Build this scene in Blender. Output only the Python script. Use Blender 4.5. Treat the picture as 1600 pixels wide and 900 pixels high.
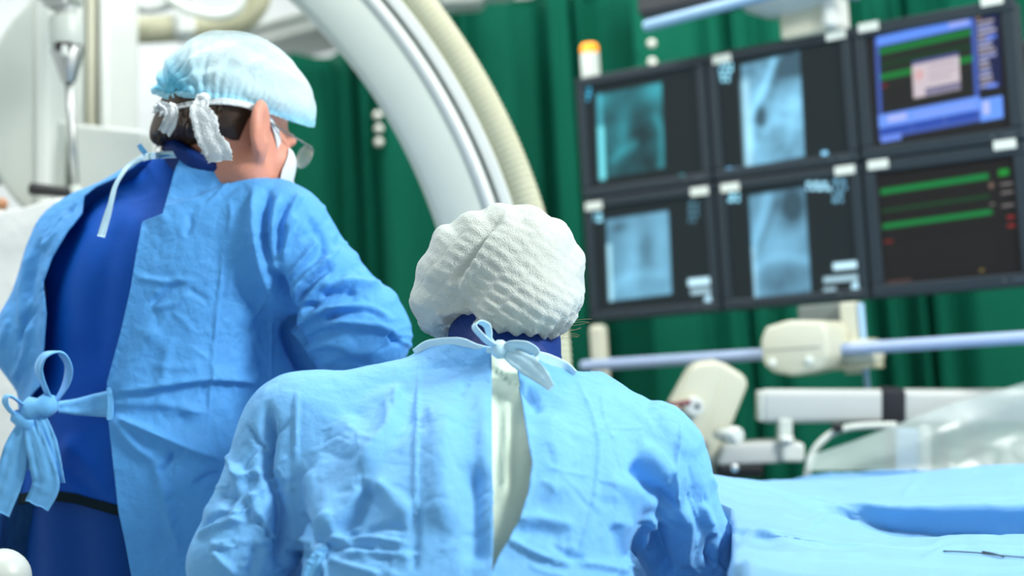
import bpy, bmesh, math, random
import numpy as np
from mathutils import Vector, Matrix
random.seed(7); RNG = np.random.RandomState(7)
for _o in list(bpy.data.objects): bpy.data.objects.remove(_o)
SC = bpy.context.scene; COL = SC.collection

# ------------------------------------------------------------------ camera, world, lights, exposure
CAM = np.array([0.0, 0.0, 1.2]); F = 1600 * 50 / 36.0
PITCH, ROLL = math.radians(3.94), math.radians(3.3)
_f = np.array([0, math.cos(PITCH), math.sin(PITCH)]); _u0 = np.array([0, -math.sin(PITCH), math.cos(PITCH)]); _r0 = np.array([1.0, 0, 0])
_r = math.cos(ROLL) * _r0 - math.sin(ROLL) * _u0; _u = math.sin(ROLL) * _r0 + math.cos(ROLL) * _u0
cd = bpy.data.cameras.new('camera'); cam = bpy.data.objects.new('camera', cd); COL.objects.link(cam)
cam.matrix_world = Matrix(((_r[0], _u[0], -_f[0], CAM[0]), (_r[1], _u[1], -_f[1], CAM[1]), (_r[2], _u[2], -_f[2], CAM[2]), (0, 0, 0, 1)))
cd.lens = 50; cd.sensor_width = 36; cd.clip_start = 0.05
cd.dof.use_dof = True; cd.dof.focus_distance = 1.93; cd.dof.aperture_fstop = 2.1
SC.camera = cam
wd = bpy.data.worlds.new('room_light'); SC.world = wd; wd.use_nodes = True
wd.node_tree.nodes['Background'].inputs[0].default_value = (0.94, 1.0, 0.98, 1); wd.node_tree.nodes['Background'].inputs[1].default_value = 0.50
def area_light(name, loc, size, energy, col=(1, 1, 1), target=None):
    ld = bpy.data.lights.new(name, 'AREA'); ld.shape = 'RECTANGLE'; ld.size, ld.size_y = size; ld.energy = energy; ld.color = col
    o = bpy.data.objects.new(name, ld); COL.objects.link(o); o.location = loc
    if target is not None: o.rotation_euler = (Vector(target) - Vector(loc)).to_track_quat('-Z', 'Y').to_euler()
    return o
area_light('overhead_area_light', (2.3, 0.9, 3.2), (0.9, 0.9), 200, (1, .99, .96), (0.1, 1.9, 1.1))
area_light('overhead_area_light', (-1.0, 2.5, 3.28), (1.0, 1.0), 40)
area_light('overhead_area_light', (0.6, 3.7, 3.28), (2.6, 0.6), 52)
area_light('overhead_area_light', (-1.6, 5.35, 3.28), (1.6, 0.5), 20)  # added unseen fill lamp that brightens the back wall
SC.view_settings.view_transform = 'Standard'; SC.view_settings.look = 'None'; SC.view_settings.gamma = 1
SC.view_settings.use_curve_mapping = False; SC.view_settings.exposure = 0.2

def P(px, py, d):
    return CAM + d * (_f + (px - 800) / F * _r + (450 - py) / F * _u)
def PX(V):
    D = V - CAM; z = D @ _f
    z = np.where(np.abs(z) < 1e-6, 1e-6, z)
    return 800 + F * (D @ _r) / z, 450 - F * (D @ _u) / z, z

# ------------------------------------------------------------------ materials
def mat(name, color, rough=0.5, metal=0.0, bump=None, trans=0.0, alpha=1.0, sheen=0.0, var=0.0, varscale=6.0, emit=None, coat=0.0, spec=0.5, detail=None):
    m = bpy.data.materials.new(name); m.use_nodes = True; nt = m.node_tree; N = nt.nodes; L = nt.links
    b = N['Principled BSDF']; b.inputs['Base Color'].default_value = (*color, 1); b.inputs['Roughness'].default_value = rough
    b.inputs['Metallic'].default_value = metal; b.inputs['Specular IOR Level'].default_value = spec
    if sheen: b.inputs['Sheen Weight'].default_value = sheen; b.inputs['Sheen Roughness'].default_value = 0.5
    if coat: b.inputs['Coat Weight'].default_value = coat
    tc = N.new('ShaderNodeTexCoord')
    if var:
        n = N.new('ShaderNodeTexNoise'); n.inputs['Scale'].default_value = varscale; n.inputs['Detail'].default_value = 5
        L.new(tc.outputs['Object'], n.inputs['Vector'])
        r = N.new('ShaderNodeValToRGB'); r.color_ramp.elements[0].position = .3; r.color_ramp.elements[1].position = .7
        r.color_ramp.elements[0].color = (*[max(0, c * (1 - var)) for c in color], 1); r.color_ramp.elements[1].color = (*[min(1, c * (1 + var)) for c in color], 1)
        L.new(n.outputs['Fac'], r.inputs['Fac']); L.new(r.outputs['Color'], b.inputs['Base Color'])
    if bump:                                       # list of (scale, strength, kind)
        prev = None
        for sc_, st, kind in bump:
            if kind == 'v':
                t = N.new('ShaderNodeTexVoronoi'); t.feature = 'DISTANCE_TO_EDGE'; out = t.outputs['Distance']
            elif kind == 'f':
                t = N.new('ShaderNodeTexVoronoi'); t.feature = 'F1'; out = t.outputs['Distance']
            else:
                t = N.new('ShaderNodeTexNoise'); t.inputs['Detail'].default_value = 4; out = t.outputs['Fac']
            t.inputs['Scale'].default_value = sc_; L.new(tc.outputs['Object'], t.inputs['Vector'])
            bp = N.new('ShaderNodeBump'); bp.inputs['Strength'].default_value = st; bp.inputs['Distance'].default_value = 0.01
            L.new(out, bp.inputs['Height'])
            if prev: L.new(prev.outputs['Normal'], bp.inputs['Normal'])
            prev = bp
        L.new(prev.outputs['Normal'], b.inputs['Normal'])
    surf = b.outputs['BSDF']
    if trans:
        t = N.new('ShaderNodeBsdfTranslucent'); t.inputs['Color'].default_value = (*color, 1)
        x = N.new('ShaderNodeMixShader'); x.inputs[0].default_value = trans; L.new(surf, x.inputs[1]); L.new(t.outputs[0], x.inputs[2]); surf = x.outputs[0]
    if alpha < 1:
        t = N.new('ShaderNodeBsdfTransparent'); x = N.new('ShaderNodeMixShader'); x.inputs[0].default_value = alpha
        L.new(t.outputs[0], x.inputs[1]); L.new(surf, x.inputs[2]); surf = x.outputs[0]
    if emit:
        b.inputs['Emission Color'].default_value = (*emit[0], 1); b.inputs['Emission Strength'].default_value = emit[1]
    L.new(surf, N['Material Output'].inputs['Surface'])
    return m
M = {}
FAB = [(900, .12, 'n'), (60, .10, 'n')]
M['gown'] = mat('gown_nonwoven', (.10, .385, .84), .62, bump=[(15, .5, 'v'), (37, .28, 'v'), (700, .15, 'n'), (45, .25, 'n')], trans=.12, sheen=.06, spec=.2)
M['gownw'] = mat('gown_nonwoven_pale', (.165, .465, .86), .62, bump=[(13, .4, 'v'), (34, .22, 'v'), (700, .15, 'n'), (45, .25, 'n')], trans=.12, sheen=.08, spec=.2)
M['tie'] = mat('gown_tie', (.14, .45, .84), .6, bump=FAB, sheen=.2, spec=.3)
M['tiep'] = mat('gown_tie_pale', (.50, .76, .90), .6, bump=FAB, sheen=.2, spec=.3)
M['drape'] = mat('drape_nonwoven', (.17, .385, .64), .55, bump=[(14, .35, 'v'), (500, .1, 'n'), (40, .1, 'n')], trans=.04, sheen=.05, spec=.2)
M['apron'] = mat('lead_apron', (.000, .075, .42), .6, bump=[(300, .08, 'n'), (9, .2, 'n')], spec=.15)
M['skirt'] = mat('lead_skirt', (.000, .05, .27), .6, bump=[(300, .08, 'n'), (9, .2, 'n')], spec=.15)
M['trim'] = mat('apron_trim', (.002, .012, .02), .7, spec=.1)
M['collar'] = mat('thyroid_collar', (.003, .028, .17), .5, bump=[(30, .5, 'n')], spec=.2)
M['scrub'] = mat('pale_green_underlayer', (.74, .90, .74), .65, bump=FAB, trans=.1, sheen=.2, spec=.25)
M['trouser'] = mat('scrub_trousers', (.03, .12, .36), .8, bump=FAB)
M['shoe'] = mat('clog_white', (.7, .72, .72), .5, bump=FAB)
M['skin'] = mat('skin', (.62, .27, .19), .5, bump=[(160, .1, 'n')], var=.10, varscale=20)
M['skin'].node_tree.nodes['Principled BSDF'].inputs['Subsurface Weight'].default_value = .15
M['skin'].node_tree.nodes['Principled BSDF'].inputs['Subsurface Radius'].default_value = (.01, .004, .002)
M['skinp'] = M['skin']
M['hair'] = mat('hair_brown', (.035, .017, .009), .45, var=.4, varscale=60)
M['hairb'] = mat('hair_blond', (.42, .30, .18), .45, var=.2, varscale=60)
M['glove'] = mat('latex_glove', (.72, .68, .58), .45, bump=FAB)
M['capm'] = mat('cap_blue_mesh', (.60, .84, .91), .7, bump=[(500, .25, 'n'), (90, .3, 'n')], trans=.2, alpha=.80, spec=.2)
M['capb'] = mat('cap_blue_gathered', (.38, .74, .90), .7, bump=[(500, .25, 'n'), (90, .4, 'n')], trans=.15, spec=.2)
M['capw'] = mat('cap_white_mesh', (.63, .70, .67), .75, bump=[(520, .35, 'f'), (90, .25, 'n')], trans=.22, alpha=.93, spec=.2)
for _n, _m in (('weave', M['capm']),):
    nt = _m.node_tree; at = nt.nodes.new('ShaderNodeVertexColor'); at.layer_name = _n; sp = nt.nodes.new('ShaderNodeSeparateColor'); mx = nt.nodes.new('ShaderNodeMix'); mx.data_type = 'RGBA'
    nt.links.new(at.outputs['Color'], sp.inputs[0]); nt.links.new(sp.outputs[0], mx.inputs[0]); mx.inputs[6].default_value = (.66, .85, .90, 1); mx.inputs[7].default_value = (.16, .62, .88, 1)
    pb = nt.nodes['Principled BSDF']; nt.links.new(mx.outputs[2], pb.inputs['Base Color'])
    for nd in nt.nodes:
        if nd.type == 'BSDF_TRANSLUCENT': nt.links.new(mx.outputs[2], nd.inputs['Color'])
        if nd.type == 'MIX_SHADER' and abs(nd.inputs[0].default_value - .80) < 1e-3: nt.links.new(sp.outputs[1], nd.inputs[0])   # how closely the weave covers what lies under it
M['gauze'] = mat('tie_gauze', (.80, .87, .90), .75, bump=[(240, .4, 'n'), (70, .4, 'n')], trans=.2, spec=.2)
M['mask'] = mat('mask_white', (.78, .85, .87), .75, bump=FAB, trans=.15)
M['wire'] = mat('glasses_metal', (.35, .32, .27), .25, metal=1)
M['lens'] = mat('glasses_lens', (.85, .9, .92), .05, alpha=.18, coat=1)
M['cream'] = mat('enamel_cream', (.60, .60, .47), .38, var=.03)
M['white'] = mat('enamel_white', (.56, .61, .56), .35, var=.03)
M['whiteb'] = mat('enamel_bright_white', (.66, .70, .66), .35, var=.02)
M['whitecool'] = mat('enamel_cool_white', (.50, .53, .51), .4, var=.03)
M['carm'] = mat('carm_enamel', (.50, .56, .51), .33, var=.02)
M['hose'] = mat('hose_beige', (.50, .50, .35), .6, var=.05)
M['groove'] = mat('groove_grey', (.16, .19, .18), .5)
M['chrome'] = mat('brushed_steel', (.48, .50, .49), .45, metal=1)
M['black'] = mat('black_plastic', (.006, .007, .008), .45, bump=[(200, .05, 'n')])
M['strap'] = mat('black_strap', (.006, .008, .014), .75, bump=[(350, .3, 'n')])
M['bezel'] = mat('monitor_housing', (.022, .033, .042), .45, bump=[(300, .04, 'n')], spec=.25)
M['bezelb'] = mat('monitor_bezel_edge', (.05, .065, .08), .4)
M['label'] = mat('paper_label', (.66, .72, .66), .7, bump=[(60, .1, 'n')])
M['rail'] = mat('powder_blue_rail', (.36, .46, .66), .35, var=.03)
M['railb'] = mat('sky_blue_rail', (.30, .50, .72), .35, var=.03)
M['maroon'] = mat('maroon_lever', (.16, .012, .03), .4, var=.05)
M['amber'] = mat('amber_beacon', (.9, .28, .01), .3, emit=((1, .33, .0), 1.1))
M['dark'] = mat('dark_grey_plastic', (.022, .026, .032), .5, var=.1)
M['curtain'] = mat('green_curtain', (.0015, .098, .056), .8, bump=[(500, .1, 'n')], trans=.05, var=.03, varscale=2, spec=.12)
M['light_leak'] = mat('light_leak_pale', (.62, .62, .56), .35, metal=.6, var=.05)  # pale tone stands for light showing through gaps between curtains
M['plastic'] = mat('clear_plastic_sheet', (.50, .60, .58), .28, bump=[(7, .25, 'n'), (30, .2, 'n')], alpha=.5, coat=.15)
M['plasticw'] = mat('white_plastic_cover', (.80, .83, .79), .25, bump=[(8, .5, 'n'), (30, .3, 'n')], alpha=.86, coat=.5)
M['wall'] = mat('wall_paint', (.66, .70, .70), .7, bump=[(150, .06, 'n')], var=.03, varscale=2)
M['ceil'] = mat('ceiling_paint', (.74, .77, .76), .8, bump=[(120, .06, 'n')], var=.02)
M['floor'] = mat('vinyl_floor', (.33, .38, .38), .35, bump=[(90, .05, 'n')], var=.12, varscale=14)
M['thread'] = mat('dark_thread', (.004, .03, .035), .5)
M['tan'] = mat('tan_bumper', (.50, .24, .12), .5, var=.1)

# ------------------------------------------------------------------ object helpers (all geometry is given in world coordinates)
ABS = {}
def tag(o, label=None, cat=None, group=None, kind=None):
    if label: o['label'] = label
    if cat: o['category'] = cat
    if group: o['group'] = group
    if kind: o['kind'] = kind
    return o
def thing(name, loc, label, cat, group=None):
    o = bpy.data.objects.new(name, None); COL.objects.link(o); o.location = [float(c) for c in loc]; o.empty_display_size = .05
    ABS[o.name] = np.array(loc, float); return tag(o, label, cat, group)
def make(name, V, Fc, m, parent=None, smooth=True, angle=None, loc=None):
    """one mesh object; V world coordinates, Fc an index array (n,3|4) or a list of faces"""
    V = np.asarray(V, float).reshape(-1, 3)
    base = ABS[parent.name] if parent else (np.array(loc, float) if loc is not None else np.array([(V[:, 0].min() + V[:, 0].max()) / 2, (V[:, 1].min() + V[:, 1].max()) / 2, V[:, 2].min()]))
    me = bpy.data.meshes.new(name)
    if isinstance(Fc, np.ndarray):
        k = Fc.shape[1]; n = len(Fc)
        me.vertices.add(len(V)); me.vertices.foreach_set('co', (V - base).astype(np.float32).ravel())
        me.loops.add(n * k); me.loops.foreach_set('vertex_index', Fc.astype(np.int32).ravel())
        me.polygons.add(n); me.polygons.foreach_set('loop_start', (np.arange(n) * k).astype(np.int32)); me.update(calc_edges=True)
    else:
        me.from_pydata((V - base).tolist(), [], [tuple(int(i) for i in f) for f in Fc]); me.update()
    if smooth: me.polygons.foreach_set('use_smooth', [True] * len(me.polygons))
    if smooth and angle is not None:
        try: me.set_sharp_from_angle(angle=math.radians(angle))
        except Exception: pass
    me.materials.append(M[m] if isinstance(m, str) else m)
    o = bpy.data.objects.new(name, me); COL.objects.link(o)
    if parent: o.parent = parent; ABS[o.name] = base.copy()
    else: o.location = base.tolist(); ABS[o.name] = base.copy()
    return o
def frame(o, x, y=None, z=None):
    """4x4-ish: origin o and axes (rows)"""
    x = np.array(x, float); x /= np.linalg.norm(x)
    if y is None:
        z = np.array(z, float); z -= x * (z @ x); z /= np.linalg.norm(z); y = np.cross(z, x)
    elif z is None:
        y = np.array(y, float); y -= x * (y @ x); y /= np.linalg.norm(y); z = np.cross(x, y)
    return np.array(o, float), np.array([x, y, z])
def tf(fr, V): return fr[0] + np.asarray(V, float) @ fr[1]
W0 = (np.zeros(3), np.eye(3))
def rbox(c, s, r=.01, seg=3):
    """bevelled box, local coords, centre c, size s"""
    bm = bmesh.new(); bmesh.ops.create_cube(bm, size=1)
    for v in bm.verts: v.co = Vector((v.co.x * s[0], v.co.y * s[1], v.co.z * s[2]))
    if r > 0: bmesh.ops.bevel(bm, geom=bm.edges[:], offset=min(r, min(s) * .49), segments=seg, affect='EDGES', profile=.5)
    V = np.array([v.co[:] for v in bm.verts]) + np.array(c); bm.verts.index_update(); Fc = [[v.index for v in f.verts] for f in bm.faces]; bm.free()
    return V, Fc
def prism(poly, y0, y1, r=.008, seg=3):
    """polygon in local xz extruded along y, bevelled"""
    bm = bmesh.new(); a = [bm.verts.new((p[0], y0, p[1])) for p in poly]; b = [bm.verts.new((p[0], y1, p[1])) for p in poly]; n = len(poly)
    bm.faces.new(a); bm.faces.new(b[::-1])
    for i in range(n): bm.faces.new((a[i], b[i], b[(i + 1) % n], a[(i + 1) % n]))
    bmesh.ops.recalc_face_normals(bm, faces=bm.faces[:])
    if r > 0: bmesh.ops.bevel(bm, geom=bm.edges[:], offset=r, segments=seg, affect='EDGES', profile=.5, clamp_overlap=True)
    bm.verts.index_update(); V = np.array([v.co[:] for v in bm.verts]); Fc = [[v.index for v in f.verts] for f in bm.faces]; bm.free(); return V, Fc
def join(*parts):
    V, Fc, n = [], [], 0
    for v, f in parts:
        V.append(np.asarray(v)); Fc += [[i + n for i in q] for q in f]; n += len(v)
    return np.concatenate(V), Fc
def catmull(pts, n):
    pts = np.asarray(pts, float); Q = np.vstack([2 * pts[0] - pts[1], pts, 2 * pts[-1] - pts[-2]]); out = []
    m = len(pts) - 1
    for s in np.linspace(0, m, n):
        i = min(int(s), m - 1); t = s - i; p0, p1, p2, p3 = Q[i:i + 4]
        out.append(.5 * (2 * p1 + (p2 - p0) * t + (2 * p0 - 5 * p1 + 4 * p2 - p3) * t * t + (3 * p1 - p0 - 3 * p2 + p3) * t ** 3))
    return np.array(out)
def tube(path, r, seg=14, caps=True):
    path = np.asarray(path, float); n = len(path); r = np.broadcast_to(np.asarray(r, float), (n,))
    T = np.gradient(path, axis=0); T /= np.linalg.norm(T, axis=1)[:, None] + 1e-12
    a = np.array([0, 0, 1.0]) if abs(T[0][2]) < .9 else np.array([1.0, 0, 0]); nrm = a - T[0] * (a @ T[0]); nrm /= np.linalg.norm(nrm)
    V = []; th = np.linspace(0, 2 * np.pi, seg, endpoint=False)
    for i in range(n):
        nrm = nrm - T[i] * (nrm @ T[i]); nrm /= np.linalg.norm(nrm); b = np.cross(T[i], nrm)
        V.append(path[i] + r[i] * (np.cos(th)[:, None] * nrm + np.sin(th)[:, None] * b))
    V = np.concatenate(V); Fc = [[i * seg + j, i * seg + (j + 1) % seg, (i + 1) * seg + (j + 1) % seg, (i + 1) * seg + j] for i in range(n - 1) for j in range(seg)]
    if caps: Fc += [list(range(seg))[::-1], [(n - 1) * seg + j for j in range(seg)]]
    return V, Fc
def cyl(a, b, ra, rb=None, seg=24, bev=.0):
    a, b = np.array(a, float), np.array(b, float); rb = ra if rb is None else rb
    if bev <= 0: return tube(np.array([a, b]), [ra, rb], seg)
    d = (b - a) / np.linalg.norm(b - a); k = bev * .3
    return tube(np.array([a, a + d * k, a + d * bev, b - d * bev, b - d * k, b]), [ra - bev, ra - k, ra, rb, rb - k, rb - bev], seg)
def lathe(prof, o, axis, seg=32):
    """prof: (radius, height along axis)"""
    axis = np.array(axis, float); axis /= np.linalg.norm(axis); a = np.array([1.0, 0, 0]) if abs(axis[0]) < .8 else np.array([0, 1.0, 0])
    u = a - axis * (a @ axis); u /= np.linalg.norm(u); v = np.cross(axis, u); th = np.linspace(0, 2 * np.pi, seg, endpoint=False)
    V = np.concatenate([np.array(o) + axis * h + max(r, 1e-4) * (np.cos(th)[:, None] * u + np.sin(th)[:, None] * v) for r, h in prof])
    n = len(prof); Fc = [[i * seg + j, i * seg + (j + 1) % seg, (i + 1) * seg + (j + 1) % seg, (i + 1) * seg + j] for i in range(n - 1) for j in range(seg)]
    Fc += [list(range(seg))[::-1], [(n - 1) * seg + j for j in range(seg)]]; return V, Fc
def ribbon(path, side, w, thick=.0012, crinkle=0.0):
    """a flat strip swept along path; side: width direction per point"""
    path = np.asarray(path, float); n = len(path); side = np.broadcast_to(np.asarray(side, float), (n, 3)).copy(); w = np.broadcast_to(np.asarray(w, float), (n,))
    T = np.gradient(path, axis=0); T /= np.linalg.norm(T, axis=1)[:, None] + 1e-12
    side -= T * (side * T).sum(1)[:, None]; side /= np.linalg.norm(side, axis=1)[:, None] + 1e-12; nr = np.cross(T, side)
    m = 7; V = []
    for sgn in (1, -1):
        for j in range(m):
            s = (j / (m - 1) - .5); off = crinkle * (np.sin(j * 2.1 + .05 * np.arange(n)) + .9 * vnoise(np.stack([np.arange(n) * .23, np.full(n, j * .8), np.full(n, 3.1)], 1))) if crinkle else np.zeros(n)
            V.append(path + side * (w * s)[:, None] + nr * (sgn * thick / 2 + off)[:, None])
    V = np.stack(V, 1).reshape(-1, 3); K = 2 * m; Fc = []
    for i in range(n - 1):
        for j in range(m - 1):
            a = i * K + j; Fc.append([a, a + 1, a + K + 1, a + K]); a = i * K + m + j; Fc.append([a + 1, a, a + K, a + K + 1])
        Fc.append([i * K, i * K + K, i * K + K + m, i * K + m]); a = i * K + m - 1; Fc.append([a, a + m, a + K + m, a + K])
    for i in (0, n - 1):
        for j in range(m - 1): a = i * K + j; Fc.append([a, a + m, a + m + 1, a + 1])
    return V, Fc
def grid(n, m):
    i, j = np.meshgrid(np.arange(n - 1), np.arange(m - 1), indexing='ij'); a = (i * m + j).ravel()
    return np.stack([a, a + 1, a + m + 1, a + m], 1)
# vectorised value noise
_perm = RNG.randint(0, 2 ** 30, 4096).astype(np.int64)
def vnoise(Q):
    Q = np.asarray(Q, float); I = np.floor(Q).astype(np.int64); f = Q - I; f = f * f * (3 - 2 * f); out = 0
    for dx in (0, 1):
        for dy in (0, 1):
            for dz in (0, 1):
                h = _perm[(_perm[(_perm[(I[:, 0] + dx) & 4095] + I[:, 1] + dy) & 4095] + I[:, 2] + dz) & 4095] / 2.0 ** 30
                out = out + h * (f[:, 0] if dx else 1 - f[:, 0]) * (f[:, 1] if dy else 1 - f[:, 1]) * (f[:, 2] if dz else 1 - f[:, 2])
    return out * 2 - 1
def fbm(Q, o=4, ridged=False):
    s, a, t = 0, 1, 0; Q = np.asarray(Q, float) @ np.array([[.36, .48, -.8], [-.8, .6, 0], [.48, .64, .6]]); R_ = np.array([[.6, 0, .8], [.64, .6, -.48], [-.48, .8, .36]])
    for k in range(o):
        n = vnoise(Q * 2 ** k + 17.3 * k); Q = Q @ R_; n = 1 - 2 * np.abs(n) if ridged else n
        s = s + a * n; t += a; a *= .5
    return s / t
# ------------------------------------------------------------------ implicit modelling for bodies and clothes
def rc(p, a, b, ra, rb):
    a, b = np.asarray(a, float), np.asarray(b, float); d = b - a; t = np.clip(((p - a) @ d) / (d @ d), 0, 1)
    return np.linalg.norm(p - a - t[:, None] * d, axis=1) - (ra + (rb - ra) * t)
def ell(p, c, r, R=None):
    q = p - np.asarray(c, float)
    if R is not None: q = q @ np.asarray(R).T
    r = np.asarray(r, float); k0 = np.linalg.norm(q / r, axis=1); k1 = np.linalg.norm(q / r ** 2, axis=1) + 1e-9
    return k0 * (k0 - 1) / k1
def smin(a, b, k):
    h = np.maximum(k - np.abs(a - b), 0) / k
    return np.minimum(a, b) - h * h * k * .25
def smax(a, b, k): return -smin(-a, -b, k)
_LOFT = {}
def loft(p, st, X, e=2.3):
    """st: rows (z, cx, cy, a, b); X: unit lateral direction (horizontal)"""
    key = id(st)
    if key not in _LOFT: s_ = np.asarray(st, float); s_ = s_[np.argsort(s_[:, 0])]; _LOFT[key] = (st, catmull(s_, 400)); _LOFT[key][1][:, 0] = np.maximum.accumulate(_LOFT[key][1][:, 0])
    st = _LOFT[key][1]; z = np.clip(p[:, 2], st[0, 0], st[-1, 0])
    g = [np.interp(z, st[:, 0], st[:, k]) for k in range(1, 5)]; Y = np.array([-X[1], X[0]])
    dx, dy = p[:, 0] - g[0], p[:, 1] - g[1]; x, y = dx * X[0] + dy * X[1], dx * Y[0] + dy * Y[1]
    k = (np.abs(x / g[2]) ** e + np.abs(y / g[3]) ** e + 1e-12) ** (1 / e)
    f = (k - 1) * np.minimum(g[2], g[3])
    return np.maximum(f, np.maximum(st[0, 0] - p[:, 2], p[:, 2] - st[-1, 0]))
def nets(f, lo, hi, h):
    lo = np.asarray(lo, float); n = np.ceil((np.asarray(hi) - lo) / h).astype(int) + 1
    ax = [lo[k] + h * np.arange(n[k]) for k in range(3)]
    G = np.stack(np.meshgrid(*ax, indexing='ij'), -1).reshape(-1, 3)
    k4 = 4; nc = (n + k4 - 1) // k4 + 1; axc = [lo[k] + h * k4 * (np.arange(nc[k])) for k in range(3)]
    Gc = np.stack(np.meshgrid(*axc, indexing='ij'), -1).reshape(-1, 3); Dc = f(Gc).reshape(nc)
    ri = [np.minimum(np.round(np.arange(n[k]) / k4).astype(int), nc[k] - 1) for k in range(3)]
    D = Dc[np.ix_(*ri)].ravel().copy(); near = np.abs(D) < h * k4 * 2.2
    D[near] = np.concatenate([f(c) for c in np.array_split(G[near], max(1, near.sum() // 200000))]); D = D.reshape(n)
    S = np.zeros((*(n - 1), 3)); C = np.zeros(n - 1); crosses = []
    for a in range(3):
        d0 = D.take(range(n[a] - 1), a); d1 = D.take(range(1, n[a]), a); c = (d0 < 0) != (d1 < 0); idx = np.argwhere(c)
        t = (d0 / (d0 - d1 + 1e-30))[c]; pos = idx.astype(float); pos[:, a] += t; crosses.append((idx, (d0 < 0)[c]))
        b1, b2 = (a + 1) % 3, (a + 2) % 3
        for o1 in (0, -1):
            for o2 in (0, -1):
                q = idx.copy(); q[:, b1] += o1; q[:, b2] += o2; ok = ((q >= 0) & (q < n - 1)).all(1); q = q[ok]
                np.add.at(S, tuple(q.T), pos[ok]); np.add.at(C, tuple(q.T), 1)
    act = C > 0; ids = -np.ones(n - 1, int); ids[act] = np.arange(act.sum()); V = lo + h * (S[act] / C[act][:, None]); Q = []
    for a in range(3):
        idx, ins = crosses[a]; b1, b2 = (a + 1) % 3, (a + 2) % 3
        ok = (idx[:, b1] > 0) & (idx[:, b2] > 0) & (idx[:, b1] < n[b1] - 1) & (idx[:, b2] < n[b2] - 1); idx, ins = idx[ok], ins[ok]; cs = []
        for o1, o2 in ((-1, -1), (0, -1), (0, 0), (-1, 0)):
            q = idx.copy(); q[:, b1] += o1; q[:, b2] += o2; cs.append(ids[tuple(q.T)])
        q = np.stack(cs, 1); q[~ins] = q[~ins][:, ::-1]; Q.append(q)
    return V, np.concatenate(Q)
def grad(f, V, e=1e-3):
    return np.stack([f(V + np.eye(3)[k] * e) - f(V - np.eye(3)[k] * e) for k in range(3)], 1) / (2 * e)
def project(f, V, it=2):
    for _ in range(it):
        g = grad(f, V); d = f(V); V = V - np.clip(d, -.02, .02)[:, None] * g / ((g * g).sum(1)[:, None] + 1e-6)
    return V
def subdiv(V, Q):
    n = len(V); k = Q.shape[1]; E = np.stack([Q, np.roll(Q, -1, 1)], -1).reshape(-1, 2); Es = np.sort(E, 1)
    u, inv = np.unique(Es[:, 0].astype(np.int64) * (n + 1) + Es[:, 1], return_inverse=True); inv = inv.ravel()
    U = np.stack([u // (n + 1), u % (n + 1)], 1); Em = V[U].mean(1); Fm = V[Q].mean(1); e = inv.reshape(-1, k) + n; fi = n + len(U) + np.arange(len(Q))
    NQ = np.concatenate([np.stack([Q[:, j], e[:, j], fi, e[:, j - 1]], 1) for j in range(k)])
    return np.concatenate([V, Em, Fm]), NQ
def build(f, lo, hi, h, sub=1):
    V, Q = nets(f, lo, hi, h); V = project(f, V, 2)
    for _ in range(sub): V, Q = subdiv(V, Q); V = project(f, V, 1)
    return V, Q
def normals(V, Q):
    N = np.zeros_like(V); k = Q.shape[1]
    fn = np.cross(V[Q[:, 2]] - V[Q[:, 0]], V[Q[:, 3 if k == 4 else 1]] - V[Q[:, 1 if k == 4 else 0]]) if k == 4 else np.cross(V[Q[:, 1]] - V[Q[:, 0]], V[Q[:, 2]] - V[Q[:, 0]])
    for j in range(k):
        for c in range(3): N[:, c] += np.bincount(Q[:, j], fn[:, c], len(V))
    return N / (np.linalg.norm(N, axis=1)[:, None] + 1e-12)
def laplace(V, Q, it=2, w=.5):
    n = len(V); a = Q.ravel(); b = np.roll(Q, -1, 1).ravel(); deg = np.bincount(a, minlength=n) + np.bincount(b, minlength=n)
    for _ in range(it):
        A = np.stack([np.bincount(a, V[b, c], n) + np.bincount(b, V[a, c], n) for c in range(3)], 1) / np.maximum(deg, 1)[:, None]
        V = V + w * (A - V)
    return V
def polydist(u, v, pl):
    """distance to polyline, arclength fraction, signed side (positive = left of travel in pixel space, y down)"""
    pl = np.asarray(pl, float); best = np.full(len(u), 1e9); fr = np.zeros(len(u)); sg = np.zeros(len(u)); L = np.linalg.norm(np.diff(pl, axis=0), axis=1); T = L.sum(); acc = 0
    for i in range(len(pl) - 1):
        a = pl[i]; d = pl[i + 1] - a; du, dv = u - a[0], v - a[1]; t = np.clip((du * d[0] + dv * d[1]) / (d @ d + 1e-9), 0, 1)
        x, y = du - t * d[0], dv - t * d[1]; r = np.hypot(x, y); m = r < best; best[m] = r[m]; fr[m] = (acc + t * L[i])[m] / T; sg[m] = np.sign(du * d[1] - dv * d[0])[m]; acc += L[i]
    return best, fr, sg
def spline2(pl, n=24):
    pl = np.asarray(pl, float)
    return catmull(np.c_[pl, np.zeros(len(pl))], n)[:, :2] if len(pl) > 2 else pl
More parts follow.
